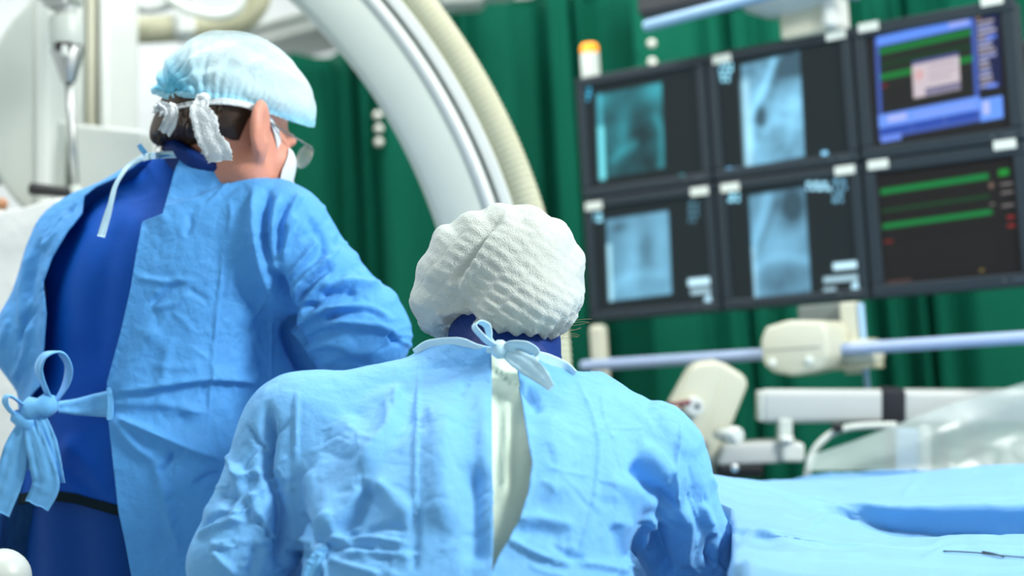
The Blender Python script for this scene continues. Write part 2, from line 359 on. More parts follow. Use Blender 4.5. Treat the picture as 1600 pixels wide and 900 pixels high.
def sculpt(V, N, strokes, mask):
    """strokes (kind, polyline, width px, height mm); acts along the normal on the faces the modeller looks at"""
    u, v, _ = PX(V); D = np.zeros(len(V)); idx = np.where(mask)[0]
    for kind, pl, w, h in strokes:
        pl = spline2(pl); R = w * 3.2; lo, hi = pl.min(0) - R, pl.max(0) + R
        s = idx[(u[idx] > lo[0]) & (u[idx] < hi[0]) & (v[idx] > lo[1]) & (v[idx] < hi[1])]
        if not len(s): continue
        d, t, sg = polydist(u[s], v[s], pl); tap = np.clip(np.minimum(t, 1 - t) * 5, 0, 1); tap = tap * tap * (3 - 2 * tap)
        if kind == 'r': pr = np.exp(-(d / w) ** 2)
        elif kind == 'c': pr = np.exp(-d / w)                                   # sharp crest
        elif kind == 'e':                                                        # fold edge: steep on one side, long slope on the other
            x = d * sg; pr = np.where(x > 0, np.exp(-(x / w)), np.exp(-(x / (w * .22)) ** 2))
        elif kind == 'p': pr = np.exp(-(d / w) ** 4)                              # plateau
        D[s] += pr * h * .001 * (tap if kind != 'p' else 1)
    return D
def inpoly(u, v, pl):
    pl = np.asarray(pl, float); c = np.zeros(len(u), bool); j = len(pl) - 1
    for i in range(len(pl)):
        xi, yi, xj, yj = *pl[i], *pl[j]
        if yi != yj: c ^= ((yi > v) != (yj > v)) & (u < (xj - xi) * (v - yi) / (yj - yi) + xi)
        j = i
    return c
def polysigned(u, v, pl):
    d, _, _ = polydist(u, v, np.vstack([pl, pl[:1]])); return np.where(inpoly(u, v, pl), -d, d)
def tri(Q): return np.concatenate([Q[:, [0, 1, 2]], Q[:, [0, 2, 3]]]) if Q.shape[1] == 4 else Q
def clip(V, T, f, extra=()):
    """keep the part of a triangle mesh where f > 0, cutting triangles exactly at f = 0"""
    f = np.where(np.abs(f) < 1e-9, 1e-9, f); s = f > 0; k = s[T].sum(1); keep = [T[k == 3]]; newV = []; n = len(V); cache = {}
    def cut(a, b):
        q = (a, b) if a < b else (b, a)
        if q not in cache: t = f[q[0]] / (f[q[0]] - f[q[1]]); cache[q] = n + len(newV); newV.append(V[q[0]] + t * (V[q[1]] - V[q[0]]))
        return cache[q]
    out = []
    for t in T[(k == 1) | (k == 2)]:
        poly = []
        for i in range(3):
            a, b = int(t[i]), int(t[(i + 1) % 3])
            if s[a]: poly.append(a)
            if s[a] != s[b]: poly.append(cut(a, b))
        for i in range(1, len(poly) - 1): out.append([poly[0], poly[i], poly[i + 1]])
    if out: keep.append(np.array(out))
    V = np.vstack([V] + ([np.array(newV)] if newV else [])); T = np.concatenate(keep); used = np.unique(T); mp = np.zeros(len(V), int); mp[used] = np.arange(len(used))
    return V[used], mp[T]
def shell(o, t):
    md = o.modifiers.new('thickness', 'SOLIDIFY'); md.thickness = t; md.offset = -1; return o
def facing(V, N):
    D = V - CAM; D /= np.linalg.norm(D, axis=1)[:, None]; return (N * D).sum(1) < -.02
# ================================================================== the room
def struct(name, V, Fc, m, parent=None, **k):
    o = make(name, V, Fc, m, parent, smooth=False, **k); o['kind'] = 'structure'; return o
struct('floor', *rbox((.4, 2.6, -.05), (6.4, 7.0, .1), 0), 'floor')
struct('ceiling', *rbox((.4, 2.6, 3.35), (6.4, 7.0, .1), 0), 'ceil')
wb = struct('wall_back', *rbox((.4, 6.15, 1.65), (6.4, .1, 3.3), 0), 'wall')
struct('wall_left', *rbox((-2.85, 2.6, 1.65), (.1, 7.0, 3.3), 0), 'wall')
struct('wall_right', *rbox((3.65, 2.6, 1.65), (.1, 7.0, 3.3), 0), 'wall')
for zz, hh in ((2.0, .10), (1.72, .05)):
    struct('wall_trunking', *rbox((-.9, 6.06, zz), (3.6, .08, hh), .008), 'whitecool', wb)

# ------------------------------------------------------------------ green curtains on a rail
def ground_hit(px, py, y):
    d = _f + (px - 800) / F * _r + (450 - py) / F * _u; return CAM + d * ((y - CAM[1]) / d[1])
CY = 4.75
def curtain(x0, x1, ztop, seed, label, folds, light_leaks=(), amp=.05):
    rs = np.random.RandomState(seed); n, m = 220, 40; s = np.linspace(0, 1, n); L = x1 - x0
    ph = np.cumsum(1 + .8 * np.sin(np.linspace(0, 6, n) * 1.7 + seed) + .05 * rs.randn(n)); ph = ph / ph[-1] * folds * 2 * np.pi
    V = np.zeros((n, m, 3)); zz = np.linspace(0, 1, m)
    for j, t in enumerate(zz):
        z = .03 + (ztop - .03) * t; a = amp * (1.25 - .6 * t)
        sag = .05 * np.sin(s * np.pi * 3 + seed) * (t ** 6)
        V[:, j, 0] = x0 + L * s + .02 * np.sin(ph * .5 + seed + 1.2 * t); V[:, j, 1] = CY + (.09 if seed % 2 else -.09) + a * np.sin(ph + .8 * np.sin(3 * t + seed)) + .35 * a * np.sin(2.3 * ph + 1.2 * t)
        V[:, j, 2] = z + - .25 * np.abs(sag)
    o = make('curtain', V.reshape(-1, 3), grid(n, m), 'curtain', loc=((x0 + x1) / 2, CY, .03)); shell(o, .004)
    tag(o, label, 'curtain', 'green curtains across the room')
    for q in light_leaks:  # added pale discs in place of light leaking between the panels
        c = ground_hit(*q, CY - .155); make('light_leak_disc', *lathe([(.004, .004), (.012, .004), (.0145, .0), (.012, -.004), (.001, -.004)], c, (0, -1, .0), 20), 'light_leak', o)
        make('light_leak_tab', *rbox(c + np.array([0, .03, 0]), (.012, .06, .006), .002), 'curtain', o)
xs = [ground_hit(q, 250, CY)[0] for q in (430, 590, 800, 1022, 1362, 1720)]
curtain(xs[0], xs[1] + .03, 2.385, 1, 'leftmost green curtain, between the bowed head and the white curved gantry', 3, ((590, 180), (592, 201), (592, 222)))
curtain(xs[1] - .03, xs[2] + .03, 2.52, 2, 'green curtain showing through and just right of the curved gantry', 3)
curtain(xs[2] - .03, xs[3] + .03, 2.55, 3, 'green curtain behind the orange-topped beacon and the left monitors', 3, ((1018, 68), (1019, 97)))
curtain(xs[3] - .03, xs[4] + .03, 2.55, 4, 'green curtain behind the middle monitors and the cream boom head', 4)
curtain(xs[4] - .03, xs[5], 2.55, 5, 'green curtain behind and beyond the rightmost monitors', 5)
t = thing('curtain_rail', (.3, CY, 2.6), 'white ceiling rail carrying the green curtains', 'rail')
make('track', *rbox(((xs[0] + xs[5]) / 2, CY, 2.64), (xs[5] - xs[0] + .2, .05, .04), .006), 'white', t)
for k in range(5): make('hanger', *cyl((xs[0] + .1 + k * (xs[5] - xs[0] - .2) / 4, CY, 2.64), (xs[0] + .1 + k * (xs[5] - xs[0] - .2) / 4, CY, 3.3), .012), 'white', t)
# short white rail and bracket seen above the first curtain
t = thing('ceiling_track', P(470, 62, 5.4), 'white ceiling track with a ridged edge above the leftmost green curtain', 'track')
a, b = P(400, 78, 5.5), P(545, 40, 5.3); fr = frame((a + b) / 2, b - a, z=(0, 0, 1)); L = np.linalg.norm(b - a)
make('beam', *((lambda v, f: (tf(fr, v), f))(*rbox((0, 0, 0), (L, .3, .07), .01))), 'whitecool', t)
for k in (-.03, .03): make('ridge', *((lambda v, f: (tf(fr, v), f))(*rbox((0, -.16, k), (L, .03, .018), .006))), 'white', t)
a, b = P(672, 4, 4.35), P(800, -14, 4.35)
t = thing('ceiling_mount', (a + b) / 2, 'white ceiling mount plate at the top edge above the curtain', 'mount')
make('plate', *rbox((a + b) / 2 + np.array([0, 0, .04]), (.28, .2, .09), .03), 'whiteb', t)
make('foot', *rbox((a + b) / 2 + np.array([-.03, 0, -.01]), (.14, .14, .05), .02), 'white', t)
make('stem', *cyl((a + b) / 2 + np.array([0, 0, .05]), np.append(((a + b) / 2)[:2], 3.3), .05), 'white', t)

# ------------------------------------------------------------------ bank of six monitors
MA = math.radians(32); MX = np.array([math.cos(MA), -math.sin(MA), 0]); MN = np.array([-math.sin(MA), -math.cos(MA), 0]); MO = P(920, 504, 3.8)
def MW(V): V = np.asarray(V, float); return MO + V[..., :1] * MX + V[..., 1:2] * np.array([0, 0, 1.0]) + V[..., 2:3] * MN      # local: along, up, towards viewer
def mbox(c, s, r=.006, seg=2):
    V, Fc = rbox(c, s, r, seg); return MW(V), [f[::-1] for f in Fc] if False else Fc
def uv(px, py):
    d = _f + (px - 800) / F * _r + (450 - py) / F * _u; w = CAM + d * (((MO - CAM) @ MN) / (d @ MN)) - MO; return np.array([w @ MX, w[2]])
def sm(x, w): return np.clip(.5 + x / w, 0, 1)
def rect(u, v, u0, u1, v0, v1, w=.006): return sm(u - u0, w) * sm(u1 - u, w) * sm(v - v0, w) * sm(v1 - v, w)
def lerp(c, a, col): return c * (1 - a[:, None]) + a[:, None] * np.array(col)
def qrect(s, t, a, b, c, d, w=.012): return sm(s - a, w) * sm(b - s, w) * sm(t - c, w) * sm(d - t, w)
def bil(px4, u, v):
    """position (s,t) of plane points inside a quad given by its four image corners TL TR BR BL"""
    q = np.array([uv(*p) for p in px4]); o = q[0]; ex = ((q[1] - q[0]) + (q[2] - q[3])) / 2; ey = ((q[3] - q[0]) + (q[2] - q[1])) / 2
    A = np.linalg.inv(np.stack([ex, ey], 1)); w = np.stack([u - o[0], v - o[1]], 1) @ A.T; return w[:, 0], w[:, 1]
def blob(s, t, cx, cy, rx, ry, rot=0.0):
    c, n = math.cos(rot), math.sin(rot); x, y = s - cx, t - cy; return np.exp(-(((c * x + n * y) / rx) ** 2 + ((-n * x + c * y) / ry) ** 2))
def curve_band(s, t, pts, w):
    d, _, _ = polydist(s, t, spline2(pts)); return np.exp(-(d / w) ** 2)
def dashes(c, u, v, px, py, wpx, rows, col, lh=9, seed=0, amt=1.0):
    rs = np.random.RandomState(seed); e = .0016; col = np.array(col) * 1.4
    for k in range(rows):
        x = px + rs.randint(0, 4); q = x
        while q < px + wpx:
            w = rs.randint(4, 11); a, b = uv(q, py + k * lh), uv(min(q + w, px + wpx + 3), py + k * lh + lh * .55)
            c = lerp(c, amt * rect(u, v, a[0], b[0], min(a[1], b[1]), max(a[1], b[1]), .003), col); q += w + 3
    return c
CY1, CY2 = (.10, .42, .56), (.38, .66, .86)
def pic_xray(kind):
    def fn(u, v):
        c = np.tile(np.array([.010, .017, .020]), (len(u), 1)); n = lambda k: fbm(np.stack([u * k, v * k, 0 * u + kind], 1), 3)
        if kind == 0:
            s, t = bil(((930, 147), (1030, 129), (1036, 262), (934, 280)), u, v); m = qrect(s, t, 0, 1, 0, 1, .03)
            g = .20 + .10 * n(30) + .5 * blob(s, t, .93, .08, .2, .14) + .35 * blob(s, t, .03, .05, .15, .1) + .22 * blob(s, t, .38, .5, .10, .28, .25) + .28 * curve_band(s, t, [(.9, .4), (.99, .6), (.95, .95)], .06) + .25 * curve_band(s, t, [(.22, .8), (.35, .72), (.55, .66)], .06)
            g = g - .17 * blob(s, t, .68, .55, .2, .22) - .12 * blob(s, t, .7, .9, .5, .15); c = lerp(c, m * np.clip(g * 1.1, 0.05, 1), (.05, .42, .50))
            c = lerp(c, qrect(s, t, -.01, .085, .38, 1.02, .05) * .9, (.18, .75, .85)); c = lerp(c, qrect(s, t, -.01, .07, 0, .4, .05) * .55, (.08, .5, .62)); c = dashes(c, u, v, 905, 136, 12, 3, (.04, .35, .55), 8, 1)
            c = dashes(c, u, v, 1058, 272, 6, 1, (.03, .18, .22), 8, 2)
        elif kind == 1:
            s, t = bil(((1155, 101), (1246, 80), (1255, 243), (1162, 262)), u, v); m = qrect(s, t, 0, 1, 0, 1, .03)
            g = .52 + .26 * n(26) + .5 * curve_band(s, t, [(.55, .05), (.35, .3), (.15, .5), (.1, .8)], .06) - .1 * curve_band(s, t, [(.42, .3), (.28, .45), (.2, .6)], .06) + .2 * blob(s, t, .55, .45, .25, .12, .6)
            g = g - .6 * blob(s, t, .30, .56, .11, .12) - .25 * blob(s, t, .5, .36, .12, .07, -.8) + .25 * curve_band(s, t, [(.22, .62), (.35, .68), (.5, .6), (.8, .66)], .05) + .2 * blob(s, t, .85, .4, .12, .3)
            g = g - .75 * blob(s, t, .86, .13, .28, .14) - .15 * blob(s, t, .1, .07, .14, .08); c = lerp(c, m * np.clip(g, .12, 1), (.27, .68, .98)); c = lerp(c, qrect(s, t, -.01, .12, .15, 1.01, .1) * .6, (.45, .82, 1))
            c = dashes(c, u, v, 1121, 98, 18, 4, (.25, .62, .9), 8, 3); c = dashes(c, u, v, 1130, 262, 20, 1, (.16, .42, .7), 8, 4); c = dashes(c, u, v, 1278, 236, 10, 1, (.2, .5, .75), 9, 5)
        elif kind == 2:
            s, t = bil(((944, 343), (1040, 330), (1047, 459), (948, 472)), u, v); m = qrect(s, t, 0, 1, 0, 1, .03)
            g = .42 + .12 * n(24) + .25 * blob(s, t, .42, .5, .16, .4, .2) + .2 * blob(s, t, .85, .3, .15, .4) - .2 * blob(s, t, .6, .45, .14, .3) - .25 * blob(s, t, .2, .12, .12, .07) + .15 * blob(s, t, .5, 1, .5, .2) + .15 * curve_band(s, t, [(.1, .8), (.4, .72), (.9, .75)], .07)
            c = lerp(c, m * np.clip(g, .1, 1), (.24, .62, .90)); c = lerp(c, qrect(s, t, 0, .06, .3, 1, .05) * .75, (.45, .85, 1)); c = dashes(c, u, v, 920, 333, 18, 2, (.25, .6, .85), 8, 6)
            c = dashes(c, u, v, 1070, 315, 16, 4, (.05, .13, .18), 9, 7)
            for (x0, y0, x1, y1, a) in ((1072, 436, 1114, 446, 1), (1076, 452, 1114, 460, .55)): p, q = uv(x0, y0), uv(x1, y1 - 5); c = lerp(c, a * rect(u, v, p[0], q[0], q[1] - .004, p[1], .005), (.55, .85, 1))
            p = uv(1106, 469); c = lerp(c, .9 * sm(.014 - np.hypot(u - p[0], v - p[1]), .006), (.5, .82, 1))
        else:
            s, t = bil(((1167, 306), (1252, 294), (1265, 455), (1174, 468)), u, v); m = qrect(s, t, 0, 1, 0, 1, .04)
            g = .42 + .12 * n(24) + .3 * curve_band(s, t, [(.35, .0), (.2, .25), (.05, .45)], .09) - .15 * curve_band(s, t, [(.5, .1), (.32, .3), (.15, .5)], .05) + .25 * blob(s, t, .55, .5, .35, .14) + .22 * curve_band(s, t, [(.0, .72), (.4, .63), (1, .7)], .06) - .12 * blob(s, t, .5, .88, .4, .14)
            g = g - .6 * blob(s, t, .76, .16, .19, .17) + .12 * blob(s, t, .05, .9, .1, .3); c = lerp(c, m * np.clip(g, .1, 1), (.24, .60, .88)); c = lerp(c, qrect(s, t, 0, .05, .5, 1, .05) * .5, (.45, .8, 1))
            c = dashes(c, u, v, 1134, 302, 20, 2, (.25, .6, .85), 8, 8); c = dashes(c, u, v, 1255, 284, 38, 2, (.3, .6, .85), 8, 9); c = dashes(c, u, v, 1298, 280, 20, 4, (.10, .25, .36), 10, 10); c = dashes(c, u, v, 1142, 468, 24, 1, (.2, .45, .6), 8, 11)
            for (x0, y0, x1, y1, a) in ((1299, 411, 1345, 421, 1), (1284, 433, 1345, 440, .6), (1284, 450, 1304, 460, .5)): p, q = uv(x0, y0), uv(x1, y1 - 6); c = lerp(c, a * rect(u, v, p[0], q[0], q[1] - .004, p[1], .005), (.55, .85, 1))
            p = uv(1337, 448); c = lerp(c, .9 * sm(.014 - np.hypot(u - p[0], v - p[1]), .006), (.5, .82, 1))
        return c
    return fn
def pic_app(u, v):
    c = np.tile(np.array([.012, .013, .014]), (len(u), 1)); s, t = bil(((1358, 50), (1568, 6), (1574, 188), (1370, 228)), u, v)
    R = lambda a, b, cc, d, col, al=1.0, w=.008: lerp(c, al * qrect(s, t, a, b, cc, d, w), col)
    c = R(.03, .80, .055, .96, (.045, .09, .36)); c = R(.045, .765, .05, .135, (.10, .24, .78)); c = R(.6, .75, .06, .11, (.32, .36, .72), .7); c = R(.06, .765, .14, .74, (.013, .015, .014))
    c = R(.06, .765, .155, .215, (.005, .14, .028)); c = R(.06, .765, .27, .34, (.008, .03, .012)); c = R(.06, .765, .385, .44, (.006, .16, .03)); c = R(.07, .11, .48, .51, (.2, .01, .01), .6)
    c = R(.31, .665, .33, .37, (.06, .07, .2)); c = R(.31, .665, .365, .655, (.50, .44, .48)); c = R(.43, .64, .40, .42, (.33, .28, .34)); c = R(.43, .64, .46, .48, (.36, .31, .36)); c = R(.43, .6, .51, .53, (.36, .31, .36)); c = lerp(c, .7 * blob(s, t, .36, .46, .03, .045), (.6, .22, .2)); c = R(.4, .665, .585, .65, (.16, .15, .24))
    c = R(.03, .80, .745, .86, (.13, .27, .80)); c = R(.10, .25, .77, .82, (.42, .44, .78), .8); c = R(.3, .76, .80, .815, (.35, .35, .7), .5)
    for a in (.04, .29, .545): c = R(a, a + .235, .862, .925, (.02, .06, .34))
    c = R(.04, .20, .935, .99, (.12, .22, .7)); c = R(.80, .97, .05, .70, (.010, .015, .06)); c = R(.80, .84, .055, .09, (.4, .25, .05), .6)
    rs = np.random.RandomState(3)
    for k in range(14):
        y = .11 + k * .042; wd = .03 + .04 * rs.rand(); c = R(.805 + .01 * rs.rand(), .85 + wd + .03 * (k < 8), y, y + .026, ((.33, .30, .34), (.30, .34, .62), (.40, .40, .55))[k % 3], .8)
    c = R(.87, .945, .245, .28, (.08, .16, .6)); c = R(.86, .935, .66, .69, (.15, .25, .8)); c = R(.80, .965, .775, .965, (.12, .28, .85)); c = R(.82, .87, .80, .91, (.5, .5, .7), .7)
    return c
def pic_trace(u, v):
    c = np.tile(np.array([.010, .010, .010]), (len(u), 1)); s, t = bil(((1371, 288), (1590, 252), (1600, 424), (1380, 446)), u, v)
    R = lambda a, b, cc, d, col, al=1.0, w=.01: lerp(c, al * qrect(s, t, a, b, cc, d, w), col)
    n = .5 + .5 * np.sin(s * 190)
    c = lerp(c, qrect(s, t, .01, .79, .045, .10, .02) * (.75 + .25 * n), (.004, .20, .045)); c = lerp(c, qrect(s, t, .01, .79, .245, .275, .03) * .45, (.004, .10, .022)); c = lerp(c, qrect(s, t, .01, .80, .385, .435, .02) * (.75 + .25 * n), (.004, .19, .042))
    c = R(.02, .08, .55, .575, (.2, .02, .02), .7); c = R(.86, .93, .03, .09, (.01, .25, .03), .9)
    for y in (.16, .24, .36): c = R(.87, .95, y, y + .02, (.22, .2, .2), .7)
    c = R(.79, .82, .14, .19, (.25, .16, .13), .6); c = R(.79, .82, .33, .35, (.22, .2, .2), .6)
    for y in (.47, .55): c = R(.9, .95, y, y + .025, (.32, .02, .02), .7)
    c = R(.02, .2, .945, .965, (.2, .1, .1), .4); c = R(.69, .72, .93, .955, (.3, .22, .05), .5)
    for k in range(5): c = R(.01, .8, .62 + .06 * k, .624 + .06 * k, (.03, .03, .03), .6)
    return c
msc = bpy.data.materials.new('lit_screen'); msc.use_nodes = True; nt = msc.node_tree; bb = nt.nodes['Principled BSDF']; at = nt.nodes.new('ShaderNodeVertexColor'); at.layer_name = 'picture'
nt.links.new(at.outputs['Color'], bb.inputs['Emission Color']); bb.inputs['Emission Strength'].default_value = 1.15; bb.inputs['Base Color'].default_value = (.008, .008, .008, 1); bb.inputs['Roughness'].default_value = .4; bb.inputs['Specular IOR Level'].default_value = .06
cw, rh = .385, .331
specs = [(0, 1, pic_xray(0), 'dark monitor with a dim teal chest x-ray, under the orange-topped beacon', ()),
         (1, 1, pic_xray(1), 'monitor with a tall pale blue x-ray showing a dark round cavity, below the boom head', ((1128, 92), (1306, 55))),
         (2, 1, pic_app, 'monitor with a blue framed program and a grey dialog box', ((1357, 42), (1550, 1))),
         (0, 0, pic_xray(2), 'monitor with a blue chest x-ray, lowest beside the white cap', ((928, 322), (1093, 299))),
         (1, 0, pic_xray(3), 'monitor with a blue x-ray and bright text bars, bottom middle of the bank', ((1141, 293), (1320, 266))),
         (2, 0, pic_trace, 'black monitor with two green trace lines, under the program monitor', ((1372, 257), (1570, 226)))]
for (i, j, fn, lab, labels) in specs:
    u0, u1, v0, v1 = i * cw + .003, (i + 1) * cw - .003, j * rh + .002, (j + 1) * rh - .002
    t = thing('monitor', MW(np.array([(u0 + u1) / 2, v0, -.03])), lab, 'monitor', 'bank of six monitors')
    uc, vc = (u0 + u1) / 2, (v0 + v1) / 2; W, H = u1 - u0, v1 - v0; bz = .026 if i < 2 else .030
    make('housing', *mbox((uc, vc, -.045), (W, H, .06), .01), 'bezel', t, smooth=False)
    make('back_shell', *mbox((uc, vc, -.085), (W * .7, H * .7, .04), .015), 'bezel', t, smooth=False)
    for nm, c, s in (('bezel', (uc, v1 - bz / 2, -.008), (W, bz, .016)), ('bezel', (uc, v0 + bz / 2, -.008), (W, bz, .016)), ('bezel', (u0 + bz / 2, vc, -.008), (bz, H - 2 * bz, .0155)), ('bezel', (u1 - bz / 2, vc, -.008), (bz, H - 2 * bz, .0155))):
        make(nm, *mbox(c, s, .004), 'bezel', t, smooth=False)
    n, m = 150, 120; a, b = np.meshgrid(np.linspace(u0 + bz - .001, u1 - bz + .001, n), np.linspace(v0 + bz - .001, v1 - bz + .001, m), indexing='ij'); a, b = a.ravel(), b.ravel()
    o = make('screen', MW(np.stack([a, b, 0 * a - .011], 1)), grid(n, m)[:, ::-1].copy(), msc, t)
    col = fn(a, b); ca = o.data.color_attributes.new('picture', 'FLOAT_COLOR', 'POINT'); ca.data.foreach_set('color', np.c_[np.clip(col, 0, 1), np.ones(len(col))].astype(np.float32).ravel())
    for (x, y) in labels:
        p = uv(x, y); make('sticker', *mbox((p[0], p[1], .0015), (.05, .022, .003), .001), 'label', t, smooth=False)
    p = uv(0, 0); make('power_light', *mbox((u1 - .07, v0 + bz / 2, .0008), (.006, .003, .0016), .0005), 'groove', t, smooth=False)
    make('button_row', *mbox((u1 - .035, v0 + bz / 2, .0008), (.03, .005, .0016), .0005), 'bezelb', t, smooth=False)
# the rack that carries them
t = thing('monitor_rack', MW(np.array([.77, -.2, -.12])), 'cream monitor rack with pale blue bumper rails and clamp box', 'rack')
make('back_plate', *mbox((.60, .33, -.13), (1.12, .5, .03), .01), 'dark', t, smooth=False)
p0, p1 = uv(907, 571), uv(1612, 512)
def rail_at(px, py, off):
    d = _f + (px - 800) / F * _r + (450 - py) / F * _u; o = MO + MN * off; w = CAM + d * (((o - CAM) @ MN) / (d @ MN)) - MO; return np.array([w @ MX, w[2], off])
ra, rb = rail_at(908, 572, .10), rail_at(1660, 512, .10); zr = (ra[1] + rb[1]) / 2
A, B = MW(np.array([ra[0], ra[1], .10])), MW(np.array([rb[0], ra[1] + .0, .10])); B2 = MW(np.array([2.0, ra[1], .10]))
make('bumper_rail', *cyl(A, B2, .0145, seg=24, bev=.008), 'rail', t)
q = rail_at(932, 540, .06); make('rail_post', *mbox((q[0], -.095, .045), (.042, .17, .04), .012), 'cream', t, smooth=False)
make('rail_post', *mbox((q[0] + 1.45, -.095, .045), (.042, .17, .04), .012), 'cream', t, smooth=False)
q = rail_at(1285, 490, .03); make('bracket', *mbox((q[0], -.078, .0), (.13, .15, .05), .006), 'groove', t, smooth=False)
q = rail_at(1325, 490, .03); make('bracket_cheek', *mbox((q[0] + .01, -.09, .035), (.042, .17, .05), .006), 'cream', t, smooth=False)
q = rail_at(1340, 500, .05); make('bracket_cable', *cyl(MW(np.array([q[0] + .012, -.01, .055])), MW(np.array([q[0] + .012, -.26, .05])), .007), 'railb', t)
# clamp box on the rail
q0, q1 = rail_at(1190, 545, .19), rail_at(1298, 545, .19)
pr = np.array([(0, .012), (.018, .05), (.09, .064), (.185, .056), (.20, .03), (.20, -.04), (.17, -.075), (.09, -.088), (.03, -.075), (.004, -.05)])
V, Fc = prism(pr, 0, .155, .012); cx = q0[0]; zc = rail_at(1240, 545, .19)[1] + .012
make('clamp_box', MW(np.stack([V[:, 0] * .82 + cx, V[:, 2] * .86 + zc, .20 - V[:, 1]], 1)), Fc, 'cream', t, smooth=True, angle=40)
make('clamp_seam', *mbox((cx + .075, zc - .012, .2005), (.14, .002, .002), .0005), 'groove', t, smooth=False)
for dx in (.028, .118): make('screw', *lathe([(.001, .004), (.009, .004), (.011, 0), (.001, 0)], MW(np.array([cx + dx, zc - .042, .20])), MN, 16), 'label', t)
V, Fc = rbox((cx + .165, zc - .03, .03), (.13, .065, .10), .02); make('clamp_jaw', MW(V), Fc, 'cream', t, smooth=True, angle=40)
V, Fc = rbox((cx + .15, zc - .062, .035), (.15, .012, .1), .005); make('jaw_pad', MW(V), Fc, 'hose', t, smooth=True, angle=40)
# upper rail and boom head
ua, ub = rail_at(1006, 42, .10), rail_at(1172, -2, .10)
make('bumper_rail', *cyl(MW(ua), MW(ua + (ub - ua) * 2.2), .0145, bev=.008), 'railb', t)
for uu in (.75, 1.1): make('rail_arm', *cyl(MW(np.array([uu, (ua[1] + ub[1]) / 2, .10])), MW(np.array([uu, (ua[1] + ub[1]) / 2 + .02, -.12])), .012), 'railb', t)
t = thing('ceiling_boom', MW(np.array([.73, .66, -.05])), 'rounded cream boom head holding the monitor bank from above', 'boom')
q = uv(1245, 40)
q2 = uv(1262, 36); make('neck', *mbox((q2[0] - .005, .705, -.03), (.125, .10, .10), .012), 'cream', t, smooth=False)
make('neck_end', *mbox((q2[0] + .065, .72, -.02), (.035, .12, .125), .015), 'whiteb', t, smooth=False)
V, Fc = lathe([(.02, -.05), (.10, -.042), (.155, -.02), (.185, .01), (.19, .05), (.19, .11), (.17, .13), (.02, .135)], (0, 0, 0), (0, 0, 1), 40)
V = np.stack([V[:, 0] * .82 + q[0] - .0, V[:, 2] + .765, V[:, 1] * .7 + .0], 1); make('boom_head', MW(V), Fc, 'whiteb', t, angle=50)
make('boom_pole', *cyl(MW(np.array([q[0], .90, 0])), MW(np.array([q[0], 3.3 - MO[2], 0])), .07), 'cream', t)
make('lock_screw', *lathe([(.001, .006), (.008, .006), (.01, 0)], MW(np.array([uv(1187, 8)[0], .785, .11])), MN, 14), 'label', t)
t = thing('lamp_housing', MW(np.array([.3, .80, -.1])), 'black housing hanging at the top edge above the sky blue rail', 'housing')
q = uv(1018, 10); make('body', *mbox((q[0] + .16, .846, .03), (.32, .155, .12), .012), 'dark', t, smooth=False)
make('lower_edge', *mbox((q[0] + .16, .768, .03), (.30, .012, .11), .004), 'bezel', t, smooth=False)
make('hanger', *cyl(MW(np.array([q[0] + .16, .98, .03])), MW(np.array([q[0] + .16, 3.3 - MO[2], .03])), .02), 'dark', t)
# beacon
q = uv(912, 122); c = MW(np.array([q[0] + .001, .655, -.04]))
t = thing('warning_beacon', c, 'small white beacon with a lit orange cap on top of the monitors', 'beacon')
make('stem', *lathe([(.001, -.01), (.0255, -.01), (.0255, .072), (.0235, .076), (.001, .076)], c, (0, 0, 1)), 'label', t, angle=40)
make('lit_cap', *lathe([(.001, .076), (.0235, .076), (.0245, .08), (.0245, .094), (.020, .102), (.001, .104)], c, (0, 0, 1)), 'amber', t)
# ================================================================== curved x-ray gantry
GD = 2.95; GC = P(-130, 625, GD); gx, gy, gz = _r, _u, -_f; GS = GD / F
def arc_pts(rad_px, depth, a0, a1, n):
    a = np.radians(np.linspace(a0, a1, n)); return GC + GS * rad_px * (np.cos(a)[:, None] * gx - np.sin(a)[:, None] * gy) + depth * gz
def arc_sweep(prof, a0, a1, n):
    """prof: closed list of (radius px, depth metres towards the viewer)"""
    k = len(prof); V = np.stack([arc_pts(r, d, a0, a1, n) for r, d in prof], 1).reshape(-1, 3)
    Fc = [[i * k + j, i * k + (j + 1) % k, (i + 1) * k + (j + 1) % k, (i + 1) * k + j] for i in range(n - 1) for j in range(k)]
    return V, Fc + [list(range(k))[::-1], [(n - 1) * k + j for j in range(k)]]
t = thing('curved_x_ray_gantry', P(300, 1300, GD) * np.array([1, 1, 0]), 'large white curved x-ray gantry arm with a ribbed hose along its edge', 'x-ray gantry')
make('arm', *arc_sweep([(856, -.09), (856, .02), (860, .033), (868, .04), (905, .047), (945, .040), (950, .036), (952, .03), (952, -.09)], -115, 48, 160), 'carm', t, angle=50)
make('edge_rib', *arc_sweep([(934, .034), (938, .048), (946, .052), (952, .048), (955, .034)], -115, 48, 160), 'whiteb', t, angle=60)
make('groove', *arc_sweep([(952, -.06), (952, .026), (963, .026), (963, -.06)], -115, 48, 160), 'groove', t, angle=40)
make('outer_lip', *arc_sweep([(961, -.07), (961, .035), (965, .042), (976, .042), (980, .034), (980, -.07)], -115, 48, 160), 'whiteb', t, angle=40)
n = 1500; path = arc_pts(1001, .005, -115, 48, n); rr = 23.5 * GS + .0014 * np.sin(np.arange(n) * 2 * np.pi / 5)
make('ribbed_hose', *tube(path, rr, 20), 'hose', t)
c = arc_pts(930, -.16, 40, 41, 2)[0]
make('carriage', *rbox(c + np.array([0, .05, -.02]), (.42, .22, .5), .04), 'white', t, smooth=True, angle=40)
make('pedestal', *rbox((c[0] + .1, c[1] + .14, c[2] / 2 - .1), (.3, .24, c[2] - .18), .03), 'white', t, smooth=True, angle=40)
make('floor_base', *rbox((c[0] + .1, c[1] + .14, .05), (.7, .6, .1), .03), 'white', t, smooth=True, angle=40)
